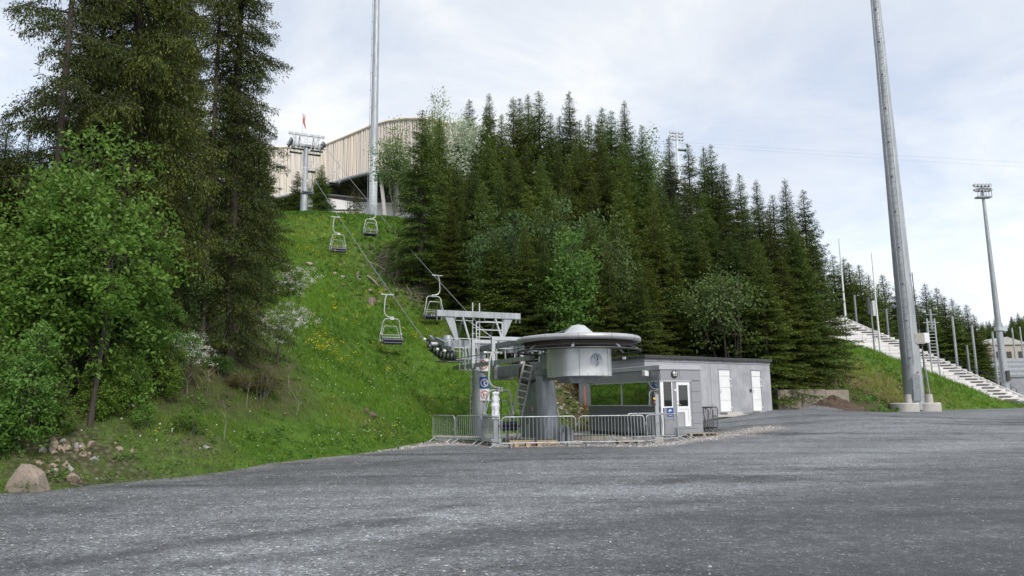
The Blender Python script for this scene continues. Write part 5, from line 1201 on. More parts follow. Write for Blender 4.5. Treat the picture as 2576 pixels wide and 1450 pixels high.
# ---------- trees ----------
def kites(base, d, side, ln, wd, curl=None):
    # base, d (unit), side (unit): arrays (n,3); ln, wd: (n,)
    ln = ln[:, None]; wd = wd[:, None]
    mid = base + d * ln * 0.45
    q = np.empty((len(base), 4, 3)); q[:, 0] = base; q[:, 1] = mid + side * wd * 0.5; q[:, 2] = base + d * ln; q[:, 3] = mid - side * wd * 0.5
    if curl is not None: q[:, 2, 2] -= (curl * ln[:, 0])
    return q
def unit(a): return a / (np.linalg.norm(a, axis=-1, keepdims=True) + 1e-9)
def spruce(seed, H, R, zb, wh=0.34, nb=(5, 8), droop=0.18, slen=0.22, swid=0.085, step=0.15, hang=0.25, power=0.85, sparse=0.0, tipc=0.8, fuzz=0.38, tr=0.0125):
    g = np.random.default_rng(seed)
    Q = []; TP = []; TN = []; wood = MB()
    wood.tube([(0, 0, -0.6), (0, 0, H * 0.3), (0, 0, H * 0.7), (0, 0, H)], [tr * H + 0.04, tr * 0.8 * H + 0.02, tr * 0.36 * H + 0.01, 0.012], 8)
    z = zb
    tree_tone = 0.0
    while z < H - 0.12:
        rel = (z - zb) / (H - zb)
        prof = R * ((1 - rel) ** power * (1 + 0.25 * rel * (1 - rel))) * (0.75 + 0.25 * min(1, rel / 0.12)) + 0.07
        sc_ = 0.62 + 0.38 * min(1.0, prof / (0.45 * R))
        ph0 = g.uniform(0, 6.28); n = int(g.integers(*nb)) if rel < 0.93 else 4
        for b in range(n):
            if g.random() < sparse: continue
            ph = ph0 + 6.283 * b / n + g.normal(0, 0.22); Lb = prof * g.uniform(0.5, 1.25)
            e0 = -0.22 + 0.95 * rel ** 1.6 + g.normal(0, 0.07)
            nt_ = max(3, int(Lb / step)); s = np.linspace(0.12 if Lb < 1.2 else 0.2, 1, nt_)
            r = s * Lb; zz = z + g.uniform(-0.12, 0.12) + e0 * r - droop * Lb * s * s + 0.16 * Lb * s ** 4
            phs = ph + g.normal(0, 0.12) * s
            P = np.stack([r * np.cos(phs), r * np.sin(phs), zz], 1)
            if Lb > 0.5: wood.tube([(0, 0, P[0, 2] - e0 * r[0]), P[nt_ // 2], P[-1]], [0.012 + 0.006 * Lb, 0.008 + 0.003 * Lb, 0.004], 4, cap=False)
            rad = np.array([math.cos(ph), math.sin(ph), 0]); tan = np.array([-math.sin(ph), math.cos(ph), 0])
            tone = g.uniform(0, 1)
            for sd in (-1, 1, 0):
                if sd == 0: tl = np.full(nt_, slen * 0.5); dr = rad[None] + np.zeros((nt_, 3)); m = 1
                else:
                    tl = (0.40 * Lb * (1 - s) ** 0.75 + 0.10) * g.uniform(0.7, 1.2, nt_); tl = np.minimum(tl, 1.15)
                    an = g.uniform(0.75, 1.15, nt_)[:, None]; dr = rad * np.cos(an) + sd * tan * np.sin(an)
                    m = max(1, int(math.ceil(float(tl.max()) / (slen * 0.55))))
                for k in range(m):
                    f = (k + 0.5) / m
                    keep = np.ones(nt_, bool) if sd == 0 else (f * tl.max() <= tl + 1e-6)
                    cnt = int(keep.sum())
                    if cnt == 0: continue
                    off = (f * tl.max()) if sd else 0.0
                    bp = P[keep] + dr[keep] * off + np.array([0, 0, -1]) * (off * hang * g.uniform(0.4, 1.2, cnt))[:, None] + g.normal(0, 0.03, (cnt, 3))
                    dd = unit(dr[keep] + g.normal(0, fuzz, (cnt, 3)) + np.array([0, 0, -hang]))
                    sv = unit(np.cross(dd, unit(np.array([0, 0, 1.0]) + g.normal(0, 0.55, (cnt, 3)))))
                    q = kites(bp, dd, sv, slen * sc_ * g.uniform(0.7, 1.35, cnt), swid * sc_ * g.uniform(0.7, 1.3, cnt))
                    Q.append(q)
                    end = np.clip((off / np.maximum(tl[keep], 1e-3)) if sd else s[keep], 0, 1) ** 2 * (0.35 + 0.65 * s[keep])
                    tp = np.clip(end * tipc * g.uniform(0.2, 1.2, cnt), 0, 1)
                    TP.append(np.repeat(tp, 4)); TN.append(np.repeat(np.clip(tone * 0.7 + g.uniform(0, 0.4, cnt), 0, 1), 4))
        z += wh * g.uniform(0.7, 1.3) * (1 - 0.55 * rel)
    # leading shoot
    k = 10; bp = np.stack([np.zeros(k), np.zeros(k), np.linspace(H - 0.5, H, k)], 1); dd = unit(g.normal(0, 0.5, (k, 3)) + [0, 0, 1.2]); sv = unit(np.cross(dd, g.normal(0, 1, (k, 3))))
    Q.append(kites(bp, dd, sv, np.full(k, slen * 0.8), np.full(k, swid * 0.7))); TP.append(np.full(4 * k, 0.7)); TN.append(np.full(4 * k, 0.5))
    return np.concatenate(Q).reshape(-1, 3), np.concatenate(TP), np.concatenate(TN), wood
PROTO = {}
def spruce_proto(key, mat, **kw):
    V, tp, tn, wood = spruce(**kw)
    cm = quads_mesh('crown', V, mat, None, {'tip': tp, 'tone': tn}); wm = wood.build('trunk', BARK, None, smooth=True)
    PROTO[key] = (cm.data, wm.data, kw['H']); print('TRIS', key, 2 * len(cm.data.polygons)); bpy.data.objects.remove(cm); bpy.data.objects.remove(wm)
def place(key, name, label, p, H, rz, wide=1.0, group=None, crown_name='crown', extra=None):
    c, w, h0 = PROTO[key]; s = H / h0
    t = thing(name, label, 'tree', p, rz, group, (random.uniform(-0.02, 0.02), random.uniform(-0.02, 0.02)))
    for nm, me in (('trunk', w), (crown_name, c)):
        o = bpy.data.objects.new(nm, me); col.objects.link(o); o.parent = t; o.scale = (s * wide, s * wide, s)
    if len(PROTO[key]) > 3: pass
    return t
for i in range(6):
    spruce_proto(('forest', i), NEEDLE, seed=20 + i, H=12.0, R=[2.25, 2.0, 2.45, 2.1, 2.35, 1.95][i], zb=0.7, wh=0.27, slen=0.155, swid=0.050, step=0.088, fuzz=0.5, power=[0.92, 0.80, 1.0, 0.86, 0.95, 0.84][i], sparse=[0.05, 0.15, 0.04, 0.12, 0.06, 0.2][i], tipc=[0.9, 0.5, 1.0, 0.45, 0.75, 0.6][i])
spruce_proto(('young', 0), NEEDLE, seed=40, H=7.0, R=1.75, zb=0.3, wh=0.21, slen=0.16, swid=0.045, step=0.085, tipc=1.25)
spruce_proto(('young', 1), NEEDLE, seed=41, H=7.0, R=1.6, zb=0.3, wh=0.21, slen=0.16, swid=0.045, step=0.085, tipc=1.1, power=0.9)
spruce_proto(('big', 0), NEEDLEB, seed=50, H=30.0, R=3.4, zb=2.2, wh=0.40, nb=(5, 8), slen=0.12, swid=0.042, step=0.088, fuzz=0.85, hang=0.85, droop=0.30, power=0.55, tipc=1.0, sparse=0.06, tr=0.0065)
spruce_proto(('big', 1), NEEDLEB, seed=51, H=29.0, R=2.6, zb=1.5, wh=0.42, nb=(5, 8), slen=0.12, swid=0.042, step=0.080, fuzz=0.85, hang=0.85, droop=0.32, power=0.5, tipc=0.7, sparse=0.08, tr=0.0065)
spruce_proto(('thin', 0), NEEDLEB, seed=52, H=27.0, R=2.9, zb=5.0, wh=0.62, nb=(4, 7), slen=0.12, swid=0.038, step=0.075, fuzz=0.85, hang=0.75, droop=0.22, power=0.6, tipc=0.4, sparse=0.22, tr=0.0042)
spruce_proto(('pine', 0), PINE, seed=60, H=12.0, R=1.9, zb=2.0, wh=0.42, slen=0.24, swid=0.12, step=0.2, hang=-0.1, droop=-0.05, power=0.55, tipc=0.6)

# --- forest on the right-hand slope: apex pixel and distance; the foot follows from the hillside ---
def z7(x, y): return (974.9 + 0.4338 * x, 220.1 + 0.4338 * y)
def z8(x, y): return (1635.4 + 0.5207 * x, 314.5 + 0.5207 * y)
SKY = [(z7(305, 165), 66), (z7(470, 75), 80), (z7(560, 110), 74), (z7(600, 35), 78), (z7(725, 60), 78), (z7(780, 65), 82), (z7(830, 40), 79), (z7(875, 25), 76), (z7(940, 150), 74), (z7(990, 175), 80),
       (z7(1060, 30), 77), (z7(1155, 160), 82), (z7(1235, 110), 77), (z7(1290, 130), 74), (z7(1375, 75), 76), (z7(1465, 215), 74), (z7(1640, 290), 70), (z8(180, 95), 68), (z8(245, 110), 70), (z8(285, 100), 67), (z8(340, 190), 66),
       (z8(430, 235), 64), (z8(520, 262), 62), (z8(585, 345), 60), (z8(645, 265), 59), (z8(738, 310), 56), (z7(660, 150), 72), (z7(1110, 190), 72), (z7(1200, 200), 71)]
MID = [(z7(795, 320), 62), (z7(880, 390), 60), (z7(590, 270), 62), (z7(975, 340), 63), (z7(1100, 330), 64), (z7(1170, 340), 63), (z7(1050, 400), 60), (z7(1355, 400), 60), (z7(1390, 330), 64), (z7(700, 330), 64), (z7(1250, 380), 63),
       (z7(490, 440), 54), (z7(410, 420), 58), (z7(830, 570), 51), (z7(1030, 580), 53), (z7(1355, 550), 54), (z7(1530, 560), 55), (z7(940, 500), 56), (z7(1180, 520), 57), (z8(30, 370), 55), (z8(120, 340), 58), (z8(265, 330), 57), (z8(200, 430), 53),
       (z8(360, 350), 55), (z8(450, 380), 54), (z7(660, 480), 56), (z7(740, 440), 57), (z7(1600, 520), 56)]
LOW = [(z7(1555, 670), 50), (z7(1175, 740), 47), (z7(1215, 770), 48), (z7(1440, 1050), 44.8), (z7(1500, 990), 46.5), (z7(360, 640), 50), (z7(560, 560), 49), (z8(575, 400), 49), (z8(690, 420), 51), (z8(110, 620), 50), (z8(60, 560), 51),
       (z7(790, 800), 44), (z7(905, 900), 43), (z7(1130, 900), 44.5), (z7(1290, 950), 45.5), (z7(640, 880), 45), (z8(380, 520), 50), (z8(480, 560), 48.5), (z7(1010, 830), 46), (z8(250, 560), 52), (z8(640, 640), 48.2)]
GRP = 'spruces of the hillside wood'
LMK = [((-6.8, 53), 'bare trunked corridor edge spruce'), ((-6.0, 76), 'white bird cherry'), (tuple(gp(1432, 43.5)), 'bright maple'), (tuple(gp(1275, 46)), 'sallow beside the bright maple'), (tuple(gp(1645, 75)), 'skyline birch'), (tuple(gp(1838, 46.8)), 'thin stemmed rowan'),
       (tuple(gp(1712, 60)), 'greyish pine'), (tuple(gp(2030, 47.3)), 'spruce overhanging the retaining wall'), (tuple(gp(1690, 50)), 'small dim rowan'), (tuple(gp(985, 88)), 'birch before the slatted building')]
def wood_label(p, H, tier):
    lm_ = min(LMK, key=lambda q: (q[0][0] - p[0]) ** 2 + (q[0][1] - p[1]) ** 2)[1]
    size = 'young' if H < 8 else 'middling' if H < 11.5 else 'tall'
    return size + {'sky': ' skyline spruce of the hillside wood near the ', 'mid': ' spruce inside the hillside wood near the ', 'low': ' spruce at the lower wood edge near the '}[tier] + lm_
ntree = 0
def fplace(px, py, Y, tier):
    global ntree
    p = at(px, py, Y); g_ = ground(p[0], p[1]); H = p[2] - g_
    if H < 2.5: return
    key = ('young', ntree % 2) if H < 8.0 else ('forest', ntree % 6)
    lab = wood_label(p, H, tier)
    w = {'sky': 1.0, 'mid': 1.05, 'low': 1.12}[tier] * (1.15 if H < 8 else 1.0) * random.uniform(0.9, 1.12) * (1.12 if H < 11 else 1.0)
    place(key, 'spruce_tree', lab, (p[0], p[1], g_ - 0.1), H + 0.1, random.uniform(0, 6.28), w, GRP); ntree += 1
for (q, Y) in SKY: fplace(q[0], q[1], Y, 'sky')
for (q, Y) in MID: fplace(q[0], q[1], Y, 'mid')
for (q, Y) in LOW: fplace(q[0], q[1], Y, 'low')
_sk = sorted([q for q, _ in SKY]); skx = [q[0] for q in _sk]; sky_ = [q[1] for q in _sk]
g5 = np.random.default_rng(77); cnt = 0
while cnt < 42:       # trees between the rows
    Y = g5.uniform(46, 84); px = g5.uniform(1100, 2060); d = ray(px, 800); x = d[0] * Y
    a_, b_ = line_ab(x, Y)
    if b_ < wood_edge(a_) + 1.5 or float(tdist(x, Y)) < 3 or float(forest_f(np.array(x), np.array(Y))) < 0.7: cnt += 0.2; continue
    H = g5.uniform(8, 12); gz = ground(x, Y); tx, ty = proj((x, Y, gz + H))
    lim = np.interp(tx, skx, sky_) + 45
    if ty < lim: H -= (lim - ty) / F * Y
    if H < 5.5: cnt += 0.2; continue
    place(('forest', int(g5.integers(0, 6))), 'spruce_tree', wood_label((x, Y), H, 'mid'), (x, Y, gz - 0.1), H, g5.uniform(0, 6.28), g5.uniform(0.95, 1.25), GRP); cnt += 1
e = hit(1059, 722); tp_ = at(*z7(190, 130), e[1])
place(('forest', 1), 'spruce_tree', 'tall spruce with bare lower trunk at the corridor edge of the wood', (e[0], e[1], e[2] - 0.1), tp_[2] - e[2], 1.0, 1.15)
e2 = np.array([*gp(1083, 60.0)]); 
place(('pine', 0), 'pine_tree', 'greyish pine standing among spruces under the floodlight head', (*gp(1712, 60), ground(*gp(1712, 60)) - 0.1), at(1712, 425, 60)[2] - ground(*gp(1712, 60)), 0.4, 1.1)
p_ = gp(2075, 53.0); place(('forest', 4), 'spruce_tree', 'outermost spruce with low skirts beside the grassy bank', (p_[0], p_[1], ground(*p_) - 0.1), at(2065, 575, 53.0)[2] - ground(*p_), 0.7, 1.35)
p_ = gp(2025, 49.8); place(('forest', 0), 'spruce_tree', 'broad yellow tipped spruce overhanging the retaining wall', (p_[0], p_[1], ground(*p_) - 0.1), at(1985, 560, 49.8)[2] - ground(*p_), 0.2, 1.35)
p_ = gp(1935, 46.2); place(('forest', 2), 'spruce_tree', 'broad yellow tipped spruce behind the right corner of the service building', (p_[0], p_[1], ground(*p_) - 0.1), at(1925, 610, 46.2)[2] - ground(*p_), 2.2, 1.3)
# --- row behind the grandstand ---
for px, py in ((2095, 640), (2118, 648), (2139, 660), (2166, 664), (2188, 690), (2226, 688), (2258, 680), (2290, 715), (2321, 714), (2352, 722), (2372, 745), (2392, 750), (2412, 765), (2434, 764), (2455, 790), (2150, 700), (2205, 715), (2275, 720), (2335, 745), (2466, 850)):
    Y = 108 + 4 * math.sin(px); p = at(px, py, Y); H = 17 + 2 * math.sin(px * 1.7) - (6 if py > 800 else 0)
    gz_ = ground(p[0], p[1]); H = p[2] - gz_
    place(('forest', px % 6), 'spruce_tree', 'dark spruce in the row behind the grandstand', (p[0], p[1], gz_ - 0.1), H, px, 1.3, 'spruces behind the grandstand')
g6 = np.random.default_rng(5)
for k in range(70):
    px = g6.uniform(2440, 2590); Y = g6.uniform(230, 330); yb = np.interp(px, [2440, 2500, 2576], [812, 800, 772]) + g6.uniform(0, 50)
    p = at(px, yb, Y); gz_ = float(far_z(np.array(p[0]), np.array(p[1]))); H = min(max(p[2] - gz_, 8), 17)
    place(('forest', k % 6), 'spruce_tree', 'small distant conifer on the far ridge beyond the meadow', (p[0], p[1], gz_ - 0.2), H, k, 1.3, 'trees on the far ridge')
# --- tall spruces on the left ---
def bigplace(key, px, py, H, rz, w, label):
    e = hit(px, py); return place(key, 'spruce_tree', label, (e[0], e[1], e[2] - 0.2), H, rz, w)
bigplace(('big', 1), 575, 922, 27, 0.3, 0.72, 'tall dark spruce at the meadow edge, nearest the lift corridor')
bigplace(('thin', 0), 505, 905, 29, 1.7, 0.55, 'tall thin crowned spruce just behind the meadow edge spruce')
bigplace(('big', 0), 285, 930, 33, 2.0, 0.60, 'massive spruce with yellow green shoots behind the leafy roadside tree')
bigplace(('big', 0), 385, 900, 30, 4.1, 0.40, 'slender full crowned spruce between the massive one and the corridor')
bigplace(('thin', 0), 100, 930, 28, 0.2, 0.62, 'sparse spruce with bare upper trunk left of the massive one')
bigplace(('big', 1), 185, 880, 15, 2.6, 1.2, 'dark spruce behind the crown of the leafy roadside tree')
for k, (px, py, H) in enumerate(((640, 745, 11), (560, 740, 12), (440, 730, 12), (655, 650, 8), (330, 740, 12), (600, 640, 10))):
    e = hit(px, py); place(('forest', k), 'spruce_tree', 'dark spruce filling the wood behind the tall left spruces', (e[0], e[1], e[2] - 0.1), H, k * 1.1, 1.0, 'spruces behind the tall left ones')
for k, (px, py, H) in enumerate(((45, 700, 330), (-25, 690, 300), (120, 680, 400), (15, 690, 400), (180, 700, 420), (-70, 690, 330), (75, 720, 360))):
    e = hit(px, py); H = at(px, H, e[1])[2] - e[2]; place(('forest', (k * 2 + 1) % 6), 'spruce_tree', 'dark spruce filling the bank behind the sparse left spruce', (e[0], e[1], e[2] - 0.1), H, k * 0.9, 1.35, 'spruces behind the sparse left one')
p_ = gp(792, 92.0); place(('forest', 3), 'spruce_tree', 'small dark spruce right behind the upper tower', (p_[0], p_[1], ground(*p_) - 0.6), at(775, 415, 92)[2] - ground(*p_) + 0.6, 0.5, 1.35)

p_ = gp(728, 96.0); place(('forest', 5), 'spruce_tree', 'dark spruce below the slatted building on the far side of the upper tower', (p_[0], p_[1], ground(*p_) - 0.6), at(728, 432, 96)[2] - ground(*p_) + 0.6, 1.5, 1.5)

# --- broadleaved trees ---
def broadleaf(seed, H, crown_z, rx, rz_, lobes, clusters, per, leaf, sig, stems=1, ry=None, droop=0.0, up=0.4, lean=0.0, shell=0.55):
    g = np.random.default_rng(seed); ry = ry or rx
    wood = MB(); C = []
    for i in range(lobes):
        u = unit(g.normal(0, 1, 3)); k = g.uniform(0.25, 0.78)
        C.append((np.array([u[0] * rx * k, u[1] * ry * k, crown_z + u[2] * rz_ * k]), g.uniform(0.32, 0.55)))
    stems_p = []
    for s_ in range(stems):
        a = g.uniform(0, 6.28); b = 0.12 * rx * (stems > 1) * g.uniform(0.5, 2.2); top = np.array([math.cos(a) * rx * 0.45 * (stems > 1) + lean, math.sin(a) * ry * 0.45 * (stems > 1), crown_z + rz_ * g.uniform(0.3, 0.8)])
        base = np.array([math.cos(a) * b, math.sin(a) * b, -0.4]); mid = base * 0.45 + top * 0.55 + np.array([*(g.normal(0, 0.08 * rx, 2)), 0]); r0 = 0.012 * H + 0.02 if stems == 1 else 0.008 * H + 0.015
        pts = [base, base * 0.75 + mid * 0.25, mid, mid * 0.5 + top * 0.5 + np.array([*(g.normal(0, 0.05 * rx, 2)), 0]), top]
        wood.tube(pts, [r0, r0 * 0.85, r0 * 0.6, r0 * 0.35, 0.01], 7); stems_p.append(pts)
    Q = []; TP = []; TN = []
    lob_r = np.array([rx, ry, rz_])
    pts_per = clusters // lobes
    for (c, k) in C:
        sp_ = stems_p[int(g.integers(0, stems))]; j = sp_[int(g.integers(1, 4))]
        if c[2] > j[2] - 0.5:
            mid = (j + c) / 2 + g.normal(0, 0.06 * rx, 3); wood.tube([j, mid, c], [0.006 * H + 0.008, 0.004 * H + 0.006, 0.006], 5, cap=False)
        for q in range(pts_per):
            u = unit(g.normal(0, 1, 3) + np.array([0, 0, 0.15])); cc = c + u * lob_r * k * (shell + (1 - shell) * g.random() ** 0.6)
            if q % 4 == 0: wood.tube([c + (cc - c) * 0.1, (c + cc) / 2 + g.normal(0, 0.05, 3), cc], [0.012, 0.008, 0.004], 4, cap=False)
            n = int(per * g.uniform(0.6, 1.4)); tone = g.uniform(0, 1)
            bp = cc + g.normal(0, 1, (n, 3)) * np.array([sig, sig, sig * 0.75])
            dd = unit(g.normal(0, 1, (n, 3)) + u * 0.7 + np.array([0, 0, -droop])); nn_ = unit(g.normal(0, 0.7, (n, 3)) + np.array([0, 0, 1.0]) * up + u * 0.4); sv = unit(np.cross(dd, nn_))
            Q.append(kites(bp, dd, sv, leaf * g.uniform(0.5, 1.45, n), leaf * 0.62 * g.uniform(0.7, 1.2, n)))
            TN.append(np.repeat(np.clip(tone * 0.8 + g.uniform(-0.1, 0.35, n), 0, 1), 4)); TP.append(np.repeat(np.clip(g.uniform(-0.6, 0.8, n) * (0.4 + 0.6 * u[2]), 0, 1), 4))
    return np.concatenate(Q).reshape(-1, 3), np.concatenate(TP), np.concatenate(TN), wood
def bl_proto(key, mat, bark=BARKG, **kw):
    V, tp, tn, wood = broadleaf(**kw)
    cm = quads_mesh('crown', V, mat, None, {'tip': tp, 'tone': tn}); wm = wood.build('trunk', bark, None, smooth=True)
    PROTO[key] = (cm.data, wm.data, kw['H']); print('TRIS', key, 2 * len(cm.data.polygons)); bpy.data.objects.remove(cm); bpy.data.objects.remove(wm)
bl_proto('road_tree', LEAFG, BARK, seed=101, H=8.0, crown_z=4.1, rx=2.2, rz_=3.9, lobes=30, clusters=1200, per=30, leaf=0.135, sig=0.15, stems=7)
bl_proto('road_shrub', LEAFG, BARK, seed=102, H=4.5, crown_z=2.1, rx=1.6, rz_=2.3, lobes=14, clusters=460, per=28, leaf=0.125, sig=0.13, stems=6)
bl_proto('bright_maple', LEAFB, seed=103, H=8.0, crown_z=4.6, rx=1.55, rz_=3.4, lobes=22, clusters=330, per=26, leaf=0.18, sig=0.20, stems=3, droop=0.3, shell=0.35)
bl_proto('sallow', LEAFD, BARK, seed=104, H=7.0, crown_z=4.2, rx=1.7, rz_=2.8, lobes=16, clusters=330, per=26, leaf=0.15, sig=0.22, stems=5)
bl_proto('rowan', LEAFD, BARK, seed=105, H=7.0, crown_z=4.6, rx=1.9, rz_=2.5, lobes=18, clusters=240, per=22, leaf=0.15, sig=0.22, stems=4)
bl_proto('birch', LEAFBIRCH, seed=106, H=9.0, crown_z=5.2, rx=1.7, rz_=3.8, lobes=16, clusters=300, per=26, leaf=0.15, sig=0.30, stems=1, droop=0.5)
bl_proto('pale_blossom', BLOSSOMG, seed=107, H=9.0, crown_z=5.0, rx=2.2, rz_=3.8, lobes=16, clusters=320, per=28, leaf=0.17, sig=0.30, stems=2)
bl_proto('sparse_sapling', REDTWIG, seed=108, H=5.0, crown_z=3.0, rx=1.3, rz_=2.0, lobes=12, clusters=130, per=9, leaf=0.13, sig=0.16, stems=5)
bl_proto('red_bush', REDTWIG, seed=109, H=1.8, crown_z=0.9, rx=1.1, rz_=0.9, lobes=12, clusters=260, per=20, leaf=0.07, sig=0.13, stems=8)
bl_proto('low_bush', LEAFG, seed=110, H=1.6, crown_z=0.75, rx=1.0, rz_=0.8, lobes=9, clusters=170, per=26, leaf=0.09, sig=0.13, stems=6)
bl_proto('cherry', LEAFG, seed=111, H=4.0, crown_z=2.5, rx=1.5, rz_=1.5, lobes=9, clusters=170, per=26, leaf=0.10, sig=0.16, stems=2, bark=BARK)
bl_proto('cherry_flower', BLOSSOM, seed=111, H=4.0, crown_z=2.5, rx=1.9, rz_=1.35, lobes=24, clusters=120, per=20, leaf=0.08, sig=0.11, shell=0.8, stems=2, bark=BARK)
def bplace(key, px, py, H, label, w=1.0, rz=0.0, Y=None, name='broadleaf_tree', cat='tree', top=None, group=None):
    if Y is None: e = hit(px, py)
    else: q = gp(px, Y); e = np.array([q[0], q[1], ground(*q)])
    if top is not None: H = at(px, top, e[1])[2] - e[2]
    t = place(key, name, label, (e[0], e[1], e[2] - 0.05), H, rz, w, group); t['category'] = cat; return t
bplace('road_tree', 205, 1045, 8, 'large leafy roadside tree with many stems above the rock pile', 1.05, 0.4, top=352)
bplace('road_tree', 70, 1000, 8, 'leafy tree partly out of view behind the roadside shrub', 1.0, 2.4, top=500)
bplace('road_tree', 330, 985, 6, 'lower leafy tree growing at the side of the large roadside tree', 0.95, 1.4, top=640)
bplace('road_shrub', 20, 1140, 4, 'leafy roadside shrub at the foot of the large tree, beside the boulder', 1.0, 0.3, name='shrub', cat='shrub', top=800)
bplace('road_shrub', 395, 990, 3, 'leafy shrub under the large roadside tree', 1.05, 1.9, name='shrub', cat='shrub', top=800)
bplace('road_shrub', 120, 1085, 3, 'leafy shrub hiding the stems of the large roadside tree', 1.0, 2.6, name='shrub', cat='shrub', top=900)
bplace('road_shrub', 255, 1050, 3, 'leafy shrub below the middle of the large roadside tree', 1.0, 0.9, name='shrub', cat='shrub', top=860)
bplace('road_shrub', 325, 1030, 3, 'leafy shrub between large roadside tree and cherry shrub', 0.9, 4.0, name='shrub', cat='shrub', top=850)
ch = bplace('cherry', 455, 985, 3, 'white blossoming cherry shrub beside the roadside tree', 1.0, 0.5, name='cherry_shrub', cat='shrub', top=815)
def flowers(t, key='cherry_flower'):
    s = [c for c in t.children if c.name.startswith('crown')][0].scale
    o = bpy.data.objects.new('blossom', PROTO[key][0]); col.objects.link(o); o.parent = t; o.scale = s
flowers(ch)
ch = bplace('cherry', 690, 915, 4, 'white blossoming cherry by the meadow edge spruce', 1.0, 2.2, name='cherry_tree', top=770); flowers(ch)
ch = bplace('cherry', 745, 800, 4, 'white blossoming cherry further up the meadow edge', 0.85, 3.9, name='cherry_tree', top=645); flowers(ch)
ch = bplace('cherry', 735, 880, 3, 'small white blossoming cherry leaning out over the meadow', 1.0, 5.0, name='cherry_tree', top=745); flowers(ch)
for k, (px, py, tp) in enumerate(((440, 900, 560), (395, 880, 600), (470, 850, 600), (345, 900, 640), (640, 800, 640))):
    bplace('sallow', px, py, 6, 'mid green understorey tree between the tall left spruces', 0.9, k, top=tp, group='understorey trees among the left spruces')
bplace('bright_maple', 1432, 840, 7, 'bright fresh green maple at the foot of the wood', 1.0, 0.3, Y=43.5, top=575)
bplace('sallow', 1275, 850, 7, 'grey green sallow left of the bright maple', 0.95, 1.3, Y=46, top=520)
bplace('sallow', 1465, 850, 7, 'grey green sallow behind the bright maple', 0.9, 2.3, Y=49, top=510)
bplace('sallow', 1535, 850, 7, 'slim sallow right of the bright maple', 0.62, 4.3, Y=47.5, top=540)
bplace('sallow', 1385, 850, 7, 'slim sallow between the spruces above the bright maple', 0.6, 5.0, Y=51, top=505)
bplace('rowan', 1838, 890, 7, 'thin stemmed rowan behind the service building', 1.0, 0.9, Y=46.8, top=650)
bplace('rowan', 1690, 870, 6, 'small dim rowan in the gap of the wood above the service building', 0.8, 2.9, Y=50, top=690)
bplace('birch', 985, 545, 8, 'pale green birch in front of the slatted building', 1.25, 0.7, Y=88, top=325)
bplace('birch', 1085, 500, 10, 'pale birch rising over the spruces beside the slatted building', 0.75, 1.7, Y=82, top=248)
bplace('birch', 1645, 500, 10, 'pale green birch on the skyline below the floodlight head', 0.8, 2.7, Y=75, top=340)
bplace('birch', 775, 520, 5, 'young pale birch behind the upper tower', 0.8, 3.3, Y=93, top=430)
bplace('pale_blossom', 1150, 500, 10, 'white flowering bird cherry among the spruces on the skyline', 1.0, 0.5, Y=76, top=262)
bplace('sparse_sapling', 878, 540, 4, 'sparse sapling with brownish leaves before the parapet', 0.9, 0.4, Y=103, name='sapling', cat='sapling', top=470)
bplace('red_bush', 655, 1000, 1.8, 'reddish twiggy bush on the meadow below the cherry', 1.2, 0.2, name='bush', cat='bush', top=925)
bplace('red_bush', 600, 985, 1.8, 'smaller reddish bush beside the twiggy one', 1.0, 2.2, name='bush', cat='bush', top=935)
for k, (px, py, tp, lb_) in enumerate(((470, 1090, 1035, 'low green bush on the bank above the stones'), (1500, 880, 850, 'low green bush on the bank behind the booth'), (545, 945, 890, 'low green bush under the meadow edge spruce'), (1420, 880, 845, 'low green bush at the foot of the bright maple'),
                                       (360, 1070, 1010, 'low green bush below the leafy shrub'), (1000, 640, 600, 'low green bush on the upper meadow edge'), (1120, 790, 750, 'low green bush behind the beam of the lower tower'), (1240, 840, 800, 'low green bush at the wood edge right of the lower tower'))):
    bplace('low_bush', px, py, 1.5, lb_, 1.3, k, name='bush', cat='bush', top=tp)
# bare saplings in the meadow
for k, (px, py, tp) in enumerate(((620, 1032, 960), (563, 1105, 1010), (470, 1000, 930), (520, 990, 925), (727, 975, 915), (660, 985, 930), (745, 1045, 975))):
    e = hit(px, py); h = at(px, tp, e[1])[2] - e[2]; g = np.random.default_rng(k)
    t = thing('bare_sapling', 'thin bare sapling stem standing in the meadow grass', 'sapling', (e[0], e[1], e[2] - 0.05), 0, 'bare saplings in the meadow')
    MB().tube([(0, 0, 0), (*g.normal(0, 0.05, 2), h * 0.5), (*g.normal(0, 0.1, 2), h)], [0.012, 0.009, 0.004], 5).build('stem', std('pale_stem', (0.21, 0.19, 0.14)) if k == 0 else MATS['pale_stem'], t)
    for j in range(4):
        z_ = h * g.uniform(0.5, 0.95); a = g.uniform(0, 6.28); MB().tube([(0, 0, z_), (0.15 * math.cos(a), 0.15 * math.sin(a), z_ + 0.2)], [0.005, 0.002], 4).build('twig', MATS['pale_stem'], t)

